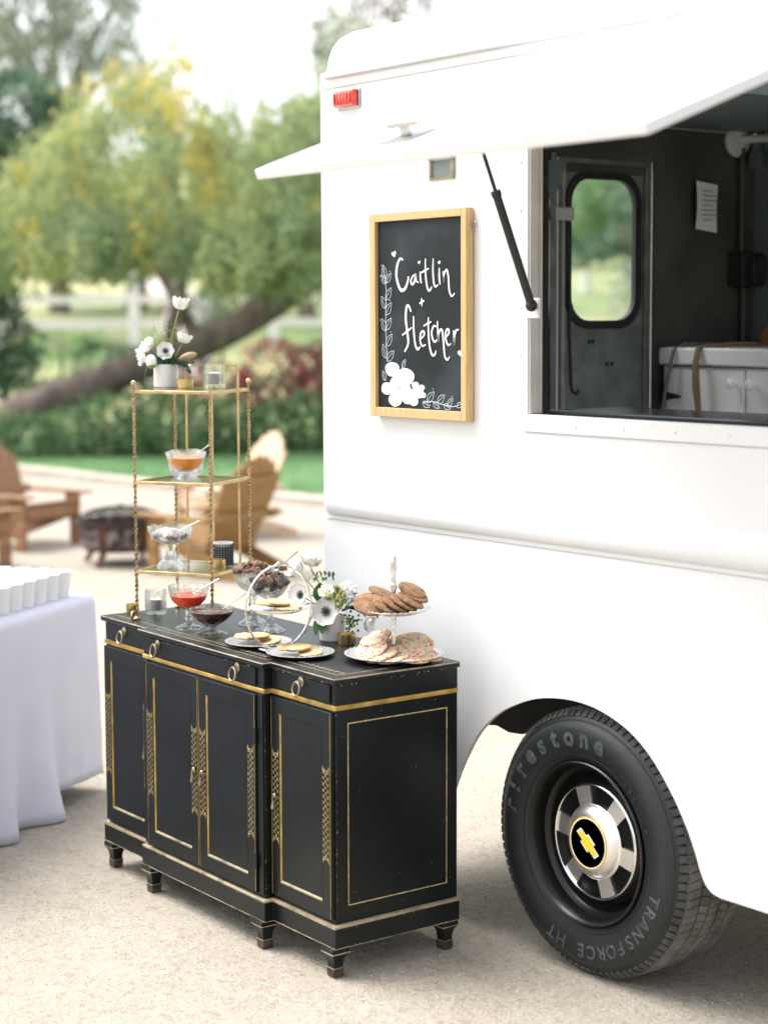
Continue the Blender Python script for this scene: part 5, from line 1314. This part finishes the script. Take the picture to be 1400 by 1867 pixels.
# ------------------------------------------------------------------ adirondack chairs
def make_chair(wood, name='adirondack_chair'):
    r = empty(name)
    def bx(nm, a, b, T=None, bev=.004):
        m_ = MB(); m_.box(a, b, wood, T); return m_.build(nm, r, bevel=bev)
    for s in (-1, 1):
        bx('front_leg', (.27, s * .29 - .017, 0), (.36, s * .29 + .017, .398))
        bx('arm', (-.30, s * .315 - .055, .40), (.43, s * .315 + .055, .422))
        bx('rear_leg', (-.83, -.013, -.06), (.03, .013, .04), Tm((.335, s * .255, .29), (0, -.34, 0)))
        bx('arm_bracket', (.20, s * .312 - .011, .30), (.268, s * .312 + .011, .396))
    bx('apron', (.33, -.24, .235), (.352, .24, .325))
    for i in range(6):
        t = i / 5
        bx('seat_slat', (-.036, -.268, 0), (.036, .268, .018), Tm((.32 - .42 * t, 0, .338 - .148 * t), (0, -.34 * (1 if i else .2), 0)))
    BT = Tm((-.10, 0, .15), (0, -.42, 0))
    for i in range(7):
        f = (i - 3) / 3; y0, y1 = f * .195, f * .255
        H1 = .76 - .13 * abs(f) ** 2.2; w0, w1 = .028, .0385
        m_ = MB(); n_ = 5
        outl = [(y0 - w0, 0), (y0 + w0, 0), (y1 + w1, H1 - .05 - .05 * max(0, f))] + [(y1 + w1 * cos(a), H1 - .05 - (.05 * max(0, f) if cos(a) > 0 else .05 * max(0, -f)) + .045 * sin(a)) for a in (pi * .25, pi * .5, pi * .75)] + [(y1 - w1, H1 - .05 - .05 * max(0, -f))]
        m_.slab(outl, [], -.010, .010, wood, lambda u, v, t: BT @ V((t, u, v))); m_.build('back_slat', r, bevel=.003)
    bx('back_brace', (-.036, -.37, .262), (-.014, .37, .33), BT)
    bx('back_brace', (-.034, -.25, .55), (-.012, .25, .60), BT)
    bx('back_brace', (-.034, -.22, .05), (-.012, .22, .11), BT)
    return r
def face(o, p, d):
    o.location = p; o.rotation_euler = (0, 0, math.atan2(d.y, d.x))
GC = 'wooden adirondack chairs round the fire pit'
ch = make_chair('chair_wood'); face(ch, site(12.75, -1.16, 0), RT * -.80 + FW * .60)
tag(ch, 'brown adirondack chair seen from behind, right of the fire pit', 'chair', GC)
def recolour(root_, m):
    for q_ in bpy.data.objects:
        if q_.parent == root_:
            q_.data = q_.data.copy(); q_.data.materials[0] = MATS[m]
kids = {}
for q_ in bpy.data.objects:
    if q_.parent: kids.setdefault(q_.parent.name, []).append(q_)
c2 = copy_tree(ch, None, kids); face(c2, site(14.85, -1.22, 0), RT * -.85 - FW * .5); tag(c2, 'paler adirondack chair behind the brown one, with the light put into its colour', 'chair'); recolour(c2, 'chair_wood_lit')
c3 = copy_tree(ch, None, kids); face(c3, site(14.32, -2.83, 0), RT * .83 - FW * .56); tag(c3, 'adirondack chair left of the fire pit with its arms showing', 'chair'); recolour(c3, 'chair_wood_red')
c4 = copy_tree(ch, None, kids); face(c4, site(13.0, -3.10, 0), RT * .75 + FW * .65); tag(c4, 'reddish adirondack chair cut off by the left picture edge', 'chair'); recolour(c4, 'chair_wood_red')

# ------------------------------------------------------------------ fire pit
fp = empty('fire_pit', site(13.25, -1.89, 0)); fp.scale = (1.14, 1.14, 1.0); tag(fp, 'rusty round steel fire pit with cut out sides and mesh dome lid', 'fire pit')
b = MB(); b.lathe([(0, .10), (.20, .10), (.235, .115), (.262, .30), (.262, .305), (.24, .305), (.215, .12), (0, .11)], 'rust', 48); b.build('bowl', fp)
b = MB(); b.lathe([(.262, .30), (.295, .302), (.297, .310), (.262, .309)], 'iron', 48, closed=True); b.build('rim', fp)
for k in range(6):
    A0 = 2 * pi * k / 6 + .2; b = MB(); vs = []
    for i in range(9):
        for j in range(2):
            a = A0 + .82 * i / 8; z = .140 + .135 * j; r = .2365 + .027 * (z - .115) / .185 + .006
            vs.append((r * cos(a), r * sin(a), z))
    b.add(vs, [(2 * i, 2 * i + 2, 2 * i + 3, 2 * i + 1) for i in range(8)], 'ash_silver')
    b.build('cutout_panel', fp)
for k in range(4):
    a = 2 * pi * k / 4 + .5; b = MB(); b.tube([(.19 * cos(a), .19 * sin(a), .118), (.23 * cos(a), .23 * sin(a), .06), (.265 * cos(a), .265 * sin(a), 0)], [.024, .02, .016], 'rust', 8); b.build('leg', fp)
b = MB(); 
for k in range(8):
    a = pi * k / 8; b.tube([(.265 * cos(t) * cos(a), .265 * cos(t) * sin(a), .312 + .10 * sin(t)) for t in [pi * i / 14 for i in range(15)]], .004 if k % 2 else .006, 'iron', 5)
for z_, r_ in ((.312, .265), (.345, .25), (.375, .205), (.40, .125)): b.tube([(r_ * cos(t), r_ * sin(t), z_) for t in [2 * pi * i / 32 for i in range(32)]], .006 if r_ > .26 else .003, 'iron', 5, closed=True)
b.lathe([(.012, .412), (.014, .43), (0, .434)], 'iron', 10)
ld = b.build('mesh_lid', fp)
b = MB(); 
for k in range(40):
    a = 2 * pi * k / 40; b.tube([(.262 * cos(t) * cos(a), .262 * cos(t) * sin(a), .312 + .098 * sin(t)) for t in [pi / 2 * i / 6 for i in range(7)]], .0013, 'iron', 3)
for k in range(1, 16):
    t = pi / 2 * k / 16; b.tube([(.262 * cos(t) * cos(a), .262 * cos(t) * sin(a), .312 + .098 * sin(t)) for a in [2 * pi * i / 28 for i in range(28)]], .0013, 'iron', 3, closed=True)
b.build('lid_mesh', ld)
b = MB()
for k in range(5): a = k * 1.2; b.tube([(.14 * cos(a), .14 * sin(a), .15 + .02 * k), (-.12 * cos(a + .3), -.12 * sin(a + .3), .17 + .02 * k)], .03, 'bark', 8)
tag(b.build('firewood', None, fp.location), 'charred logs lying inside the fire pit', 'firewood')

# ------------------------------------------------------------------ plants
def leafcloud(name, pts, size, m, parent=None, ar=.45, hang=0.0, sd=1, loc=(0, 0, 0), spread=1.0):
    g_ = np.random.default_rng(sd); pts = np.asarray(pts, float); N = len(pts)
    d = g_.normal(size=(N, 3)) * spread; d[:, 2] -= hang; d /= np.linalg.norm(d, axis=1)[:, None]
    w = np.cross(d, g_.normal(size=(N, 3))); w /= np.linalg.norm(w, axis=1)[:, None] + 1e-9
    s = size * g_.uniform(.6, 1.4, N)[:, None]
    a = pts; c = pts + d * s; mid = pts + d * s * .45; ww = w * s * ar * .5
    v = np.empty((N, 4, 3)); v[:, 0] = a; v[:, 1] = mid + ww; v[:, 2] = c; v[:, 3] = mid - ww
    me = bpy.data.meshes.new(name); me.vertices.add(4 * N); me.vertices.foreach_set('co', (v - np.array(loc)).ravel())
    me.loops.add(4 * N); me.loops.foreach_set('vertex_index', np.arange(4 * N)); me.polygons.add(N)
    me.polygons.foreach_set('loop_start', np.arange(0, 4 * N, 4))
    ms = m if isinstance(m, list) else [m]
    for q_ in ms: me.materials.append(MATS[q_])
    if len(ms) > 1: me.polygons.foreach_set('material_index', (g_.random(N) < .5).astype(np.int32))
    me.update(calc_edges=True)
    o = bpy.data.objects.new(name, me); COL.objects.link(o); o.location = loc
    if parent is not None: o.parent = parent; o.location = (0, 0, 0)
    return o
def blobpts(blobs, dens, sd, shell=.55):
    """points in a union of ellipsoids (s, r, z, rs, rr, rz)"""
    g_ = np.random.default_rng(sd); out = []
    for (s, r, z, a, b_, c) in blobs:
        N = int(dens * (a * b_ + b_ * c + a * c))
        d = g_.normal(size=(N, 3)); d /= np.linalg.norm(d, axis=1)[:, None]
        q_ = (shell + (1 - shell) * g_.random(N) ** .6) * (1 + .34 * np.sin(d[:, 0] * 5 + s) * np.cos(d[:, 1] * 6 + r) * np.cos(d[:, 2] * 5))
        d *= q_[:, None]
        ss_, rr_, zz = s + d[:, 0] * a, r + d[:, 1] * b_, z + d[:, 2] * c
        out.append(np.stack([FW.x * ss_ + RT.x * rr_, FW.y * ss_ + RT.y * rr_, zz], 1))
    return np.concatenate(out)
def px(x, y, s): return (s, (x - 700) / 3383 * s * .994, 1.8 - (y - 585) * s / 3400)

# the leaning pepper tree
pt = empty('pepper_tree', site(24.2, -5.0, 0)); tag(pt, 'leaning pepper tree with dark slanting trunk and drooping yellow green crown', 'tree')
lo_ = pt.location
def spt(x, y, s): s_, r_, z_ = px(x, y, s); return site(s_, r_, z_) - lo_
mb = MB()
tr_pts = [spt(-20, 815, 23.6), spt(20, 778, 23.8), spt(75, 752, 23.9), spt(140, 728, 24), spt(210, 700, 24), spt(290, 672, 24.1), spt(365, 645, 24.2), spt(430, 615, 24.3), spt(490, 582, 24.4), spt(545, 548, 24.5), spt(610, 505, 24.6), spt(680, 440, 24.8)]
mb.tube(tr_pts, [.34, .26, .23, .215, .205, .20, .195, .19, .17, .155, .135, .10], 'bark', 14)
tr = mb.build('trunk', pt)
for pts_, rs in (([spt(430, 615, 24.3), spt(462, 575, 24.4), spt(500, 545, 24.4), spt(545, 520, 24.5), spt(590, 470, 24.4)], [.15, .10, .085, .07, .04]),
                 ([spt(300, 668, 24.1), spt(330, 560, 24.3), spt(340, 420, 24.6), spt(300, 300, 24.8)], [.12, .09, .07, .03]),
                 ([spt(365, 645, 24.2), spt(300, 520, 24.8), spt(200, 400, 25), spt(110, 330, 25)], [.10, .08, .06, .03]),
                 ([spt(545, 548, 24.5), spt(520, 420, 24.6), spt(470, 300, 24.8)], [.09, .06, .03])):
    mb = MB(); mb.tube(pts_, rs, 'bark', 10); mb.build('branch', pt)
g_ = np.random.default_rng(21); P = []; GOLD = []
def strands(N, xr, yr, sr, Lr, n_leaf, clump=9):
    for i in range(N // clump):
        cx = g_.uniform(*xr); cy_ = yr(cx); cs = g_.uniform(*sr)
        ye0 = 505 if 50 < cx < 365 else 555
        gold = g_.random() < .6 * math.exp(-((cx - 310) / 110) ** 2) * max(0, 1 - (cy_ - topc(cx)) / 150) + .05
        for j in range(clump):
            x, y, s = cx + g_.normal(0, 15), cy_ + g_.normal(0, 13), cs + g_.normal(0, .18)
            s_, r_, z_ = px(x, y, s); L = g_.uniform(*Lr)
            L = min(L, (ye0 + g_.normal(0, 24) - y) * s / 3400)
            if L < .12: continue
            q0 = site(s_, r_, z_); dx, dy = g_.normal(0, .10, 2)
            for k in range(n_leaf):
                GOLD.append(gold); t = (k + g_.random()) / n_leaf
                P.append((q0.x + dx * t + g_.normal(0, .05), q0.y + dy * t + g_.normal(0, .05), z_ - L * t + g_.normal(0, .03)))
TX_, TY_ = [-80, 0, 60, 130, 210, 280, 350, 430, 500, 560, 640], [390, 350, 290, 240, 195, 160, 195, 250, 240, 215, 205]
topc = lambda x: float(np.interp(x, TX_, TY_)) + 14 * np.sin(x * .067 + 1)
strands(1350, (-80, 640), lambda x: topc(x) + g_.random() ** .8 * (520 - topc(x)) * .85, (22.6, 27), (.4, 1.1), 15)
strands(420, (-80, 640), lambda x: topc(x) - 15 + g_.random() * 60, (23, 27), (.15, .5), 11)
strands(130, (120, 640), lambda x: topc(x) - 70 + g_.random() * 60, (23, 27), (.2, .6), 8, 5)
strands(260, (20, 640), lambda x: 395 + g_.random() * 60, (22.3, 25), (.4, .85), 13)
strands(160, (430, 640), lambda x: 360 + g_.random() * 120, (22.3, 25), (.4, .8), 13)
crown = leafcloud('crown', P, .15, ['pepper_leaf', 'pepper_yellow'], None, .30, 1.6, 2, tuple(lo_)); crown.data.polygons.foreach_set('material_index', np.array(GOLD, np.int32)); crown.location = (0, 0, 0); crown.parent = pt
def tree(label, cx, cyy, s, blobs_px, leaf, m, dens, trunk_r, sd, hang=.4, ar=.5):
    base = px(cx, cyy, s); bz = hill_z(s, base[1]) if s > 26 else 0
    t = empty('tree', site(s, base[1], bz - .05)); tag(t, label, 'tree')
    bl = []
    for (x, y, rx, ry) in blobs_px:
        s_, r_, z_ = px(x, y, s + random.uniform(-1, 1)); k_ = s / 3383
        bl.append((s_, r_, z_, rx * k_ * .9, rx * k_, ry * k_))
    c_ = leafcloud('crown', blobpts(bl, dens, sd), leaf, m, None, ar, hang, sd, tuple(t.location)); c_.parent = t; c_.location = (0, 0, 0)
    tops = [V(site(b_[0], b_[1], b_[2])) - t.location for b_ in bl]
    mt = max(tops, key=lambda v: v.z)
    m_ = MB(); m_.tube([(0, 0, 0), V((0, 0, mt.z * .25)), V((mt.x * .4, mt.y * .4, mt.z * .6)), mt * .97], [trunk_r, trunk_r * .8, trunk_r * .5, trunk_r * .15], 'bark', 10); m_.build('trunk', t)
    for v in tops:
        if v != mt:
            m_ = MB(); m_.tube([V((mt.x * .25, mt.y * .25, mt.z * .42)), (V((mt.x * .3, mt.y * .3, mt.z * .55)) + v) / 2, v], [trunk_r * .45, trunk_r * .3, trunk_r * .1], 'bark', 7); m_.build('branch', t)
    return t
tree('tall thin grey green tree whose airy crown fills the upper left sky', 110, 640, 40, [(30, 40, 120, 80), (190, 60, 90, 90), (110, -60, 150, 90), (-40, -20, 110, 130), (235, 150, 60, 60), (260, -40, 70, 70), (90, 130, 80, 60), (-20, 150, 80, 60)], .24, 'grey_leaf', 250, .25, 11, .9, .3)
tree('dark dense tree at the left edge behind the pepper tree', 20, 640, 36, [(40, 240, 95, 75), (-40, 300, 100, 110), (110, 230, 45, 45), (20, 400, 110, 110), (-60, 160, 60, 60)], .22, 'dark_leaf', 420, .22, 12)
tree('green feathery tree rising beside the truck rear edge', 560, 620, 37, [(570, 270, 45, 60), (505, 330, 50, 55), (600, 340, 70, 90), (450, 380, 60, 60), (540, 410, 90, 80)], .22, 'mid_leaf', 330, .2, 13, .6)
tree('slim dark tree showing just over the truck rear roof corner', 640, 620, 39, [(600, 95, 28, 40), (640, 120, 60, 60), (640, 240, 60, 110)], .22, 'grey_leaf', 300, .15, 14, .5)
tree('bare tan tree with pale tips showing above the truck roof', 730, 620, 41, [(720, 10, 70, 45), (640, 20, 45, 40), (790, -10, 60, 50), (700, 130, 90, 110)], .22, 'tan_leaf', 150, .18, 15, .5, .3)
tree('broad green tree filling the gap behind the pepper tree crown', 250, 640, 42, [(150, 410, 140, 90), (320, 380, 120, 100), (470, 430, 110, 80), (250, 470, 120, 50)], .26, 'mid_leaf', 190, .3, 16)
for i, (x, y, rx, ry, s, m, lab) in enumerate([(1120, 380, 60, 70, 62, 'mid_leaf', 'yellow green tree on the far slope seen through the truck window'), (1175, 400, 55, 70, 58, 'dark_leaf', 'dark blue green tree on the far slope seen through the truck window'), (1040, 400, 50, 80, 66, 'mid_leaf', 'bright tree at the window left side on the far slope'), (1090, 290, 130, 60, 70, 'grey_leaf', 'tall pale tree on the ridge behind the truck')]):
    tree(lab, x, 560, s, [(x, y, rx, ry), (x - rx * .6, y + 40, rx * .7, ry * .6), (x + rx * .5, y + 45, rx * .7, ry * .6), (x + rx * .1, y + 90, rx * .8, ry * .5)], .32, m, 130, .25, 30 + i)
def shrub(name, label, blobs_px, s, leaf, m, dens, sd, cat='shrub', group=None, shell=.7, base_z=None):
    bl = []
    for (x, y, rx, ry) in blobs_px:
        s_, r_, z_ = px(x, y, s); k_ = s / 3383; bl.append((s_, r_, z_, rx * k_ * .8, rx * k_, ry * k_))
    s_, r_, _ = px(blobs_px[0][0], 700, s); bz = 0 if s < 26 else hill_z(s, r_)
    t = empty(name, site(s, r_, bz)); tag(t, label, cat, group)
    pts_ = blobpts(bl, dens, sd, shell); pts_[:, 2] = np.maximum(pts_[:, 2], bz + .02)
    c_ = leafcloud('foliage', pts_, leaf, m, None, .55, .1, sd, tuple(t.location)); c_.parent = t; c_.location = (0, 0, 0)
    for b_ in bl[:4]:
        m_ = MB(); e_ = site(b_[0], b_[1], b_[2]) - t.location; st0 = V((e_.x * .8, e_.y * .8, 0))
        for q_ in range(3): m_.tube([st0, (st0 + e_) * .5 + V((random.uniform(-.06, .06), random.uniform(-.06, .06), 0)), e_ + V((random.uniform(-.1, .1), random.uniform(-.1, .1), .05))], [.018, .012, .006], 'bark', 5)
        m_.build('stem', t)
    return t
shrub('hedge', 'low clipped hedge at the left behind the adirondack chair', [(45, 826, 50, 48), (-30, 815, 60, 60), (88, 818, 36, 50)], 22.6, .07, 'hedge_leaf', 3000, 41, 'hedge')
shrub('hedge', 'rounded flowering hedge behind the fire pit', [(128, 818, 55, 56), (190, 803, 60, 70), (250, 812, 50, 58), (310, 800, 60, 72)], 22.9, .07, 'hedge_leaf', 3000, 42, 'hedge')
shrub('hedge', 'flowering hedge behind the brass stand', [(365, 808, 50, 58), (415, 800, 45, 66), (462, 812, 40, 52)], 23.2, .07, 'hedge_leaf', 3000, 43, 'hedge')
shrub('hedge', 'flowering hedge beside the truck rear edge', [(505, 806, 45, 52), (560, 792, 50, 66), (640, 790, 60, 62)], 23.5, .07, 'hedge_leaf', 3000, 44, 'hedge')
shrub('bougainvillea', 'red flowering bougainvillea behind the hedge beside the truck', [(500, 700, 60, 62), (560, 705, 55, 60), (450, 730, 40, 40), (600, 690, 50, 60)], 25.2, .085, ['dark_leaf', 'red_bract'], 1700, 45)
shrub('shrub', 'dark round bush under the leaning trunk', [(190, 690, 60, 45), (260, 700, 70, 55), (330, 690, 60, 50), (130, 740, 60, 40)], 26.5, .09, 'dark_leaf', 1100, 46)
shrub('shrub', 'small red tipped bush behind the brass stand', [(390, 720, 60, 40), (330, 735, 50, 30)], 25.6, .08, ['mid_leaf', 'red_bract'], 1300, 47)
shrub('shrub', 'tall blue green bush at the left picture edge', [(10, 640, 55, 80), (-40, 620, 60, 110), (30, 700, 50, 60)], 25.5, .10, 'dark_leaf', 1400, 48)
shrub('shrub', 'dark rounded bush on the slope left of the trunk fork', [(375, 585, 38, 28), (410, 600, 35, 30)], 31, .10, 'dark_leaf', 1100, 49)
shrub('shrub', 'green bush on the slope below the fence', [(110, 645, 60, 22), (170, 635, 35, 18), (300, 650, 40, 20)], 31, .09, 'mid_leaf', 900, 50)
shrub('shrub', 'grey green bush low in the truck window view', [(1150, 560, 35, 45), (1180, 530, 40, 45)], 36, .12, 'grey_leaf', 600, 51)
shrub('shrub', 'dark bushes on the slope in the truck window view', [(1095, 470, 45, 18), (1150, 455, 50, 20), (1050, 490, 30, 18)], 56, .18, 'dark_leaf', 400, 52)
shrub('shrub', 'pale flowering bush on the slope seen through the truck window', [(1136, 446, 14, 13)], 54, .10, 'tan_leaf', 1200, 53)

# ------------------------------------------------------------------ white rail fence
fe = empty('rail_fence', site(34, -4.55, hill_z(34, -4.55))); tag(fe, 'white two rail fence on the slope beyond the garden', 'fence')
lo2 = fe.location
fx = [(-250, 33.2), (-3, 33.6), (245, 34), (500, 34.6), (760, 35.2)]
tops = []
for i, (x, s) in enumerate(fx):
    s_, r_, _ = px(x, 600, s); zb = hill_z(s, r_); p = site(s_, r_, 0) - V((lo2.x, lo2.y, lo2.z)); zt = (2.46 if i == 2 else 2.40) + (i - 2) * .02
    m_ = MB(); a = math.atan2(RT.y, RT.x)
    m_.box((-.09, -.09, zb - .1), (.09, .09, zt), 'fence_white', Tm((p.x, p.y, p.z), (0, 0, a))); m_.add([Tm((p.x, p.y, p.z + zt + .0005), (0, 0, a)) @ V(q_) for q_ in ((-.11, -.11, 0), (.11, -.11, 0), (.11, .11, 0), (-.11, .11, 0), (0, 0, .08))], [(0, 1, 4), (1, 2, 4), (2, 3, 4), (3, 0, 4), (0, 3, 2, 1)], 'fence_white')
    m_.build('post', fe); tops.append(p)
for i in range(len(fx) - 1):
    for zr in (2.03, 1.585):
        a, b_ = tops[i] + V((0, 0, zr + .015 * (i - 2))), tops[i + 1] + V((0, 0, zr + .015 * (i - 1)))
        d = (b_ - a).normalized(); sd_ = d.cross(V((0, 0, 1))).normalized()
        a, b_ = a + d * .092, b_ - d * .092
        vs = [q_ + sd_ * w + V((0, 0, h)) for q_ in (a, b_) for (w, h) in ((-.03, -.075), (.03, -.075), (.03, .075), (-.03, .075))]
        m_ = MB(); m_.add(vs, [(0, 1, 2, 3), (7, 6, 5, 4), (0, 4, 5, 1), (1, 5, 6, 2), (2, 6, 7, 3), (3, 7, 4, 0)], 'fence_white'); m_.build('rail', fe)
s_, r_, _ = px(1067, 490, 46); z_ = hill_z(46, r_)
m_ = MB(); m_.box((-.10, -.10, z_ - .2), (.10, .10, z_ + .42), 'fence_white'); m_.box((-.13, -.13, z_ + .421), (.13, .13, z_ + .50), 'fence_white')
o = m_.build('marker_post', None, site(s_, r_, 0)); tag(o, 'white marker post on the slope seen through the truck window', 'post')
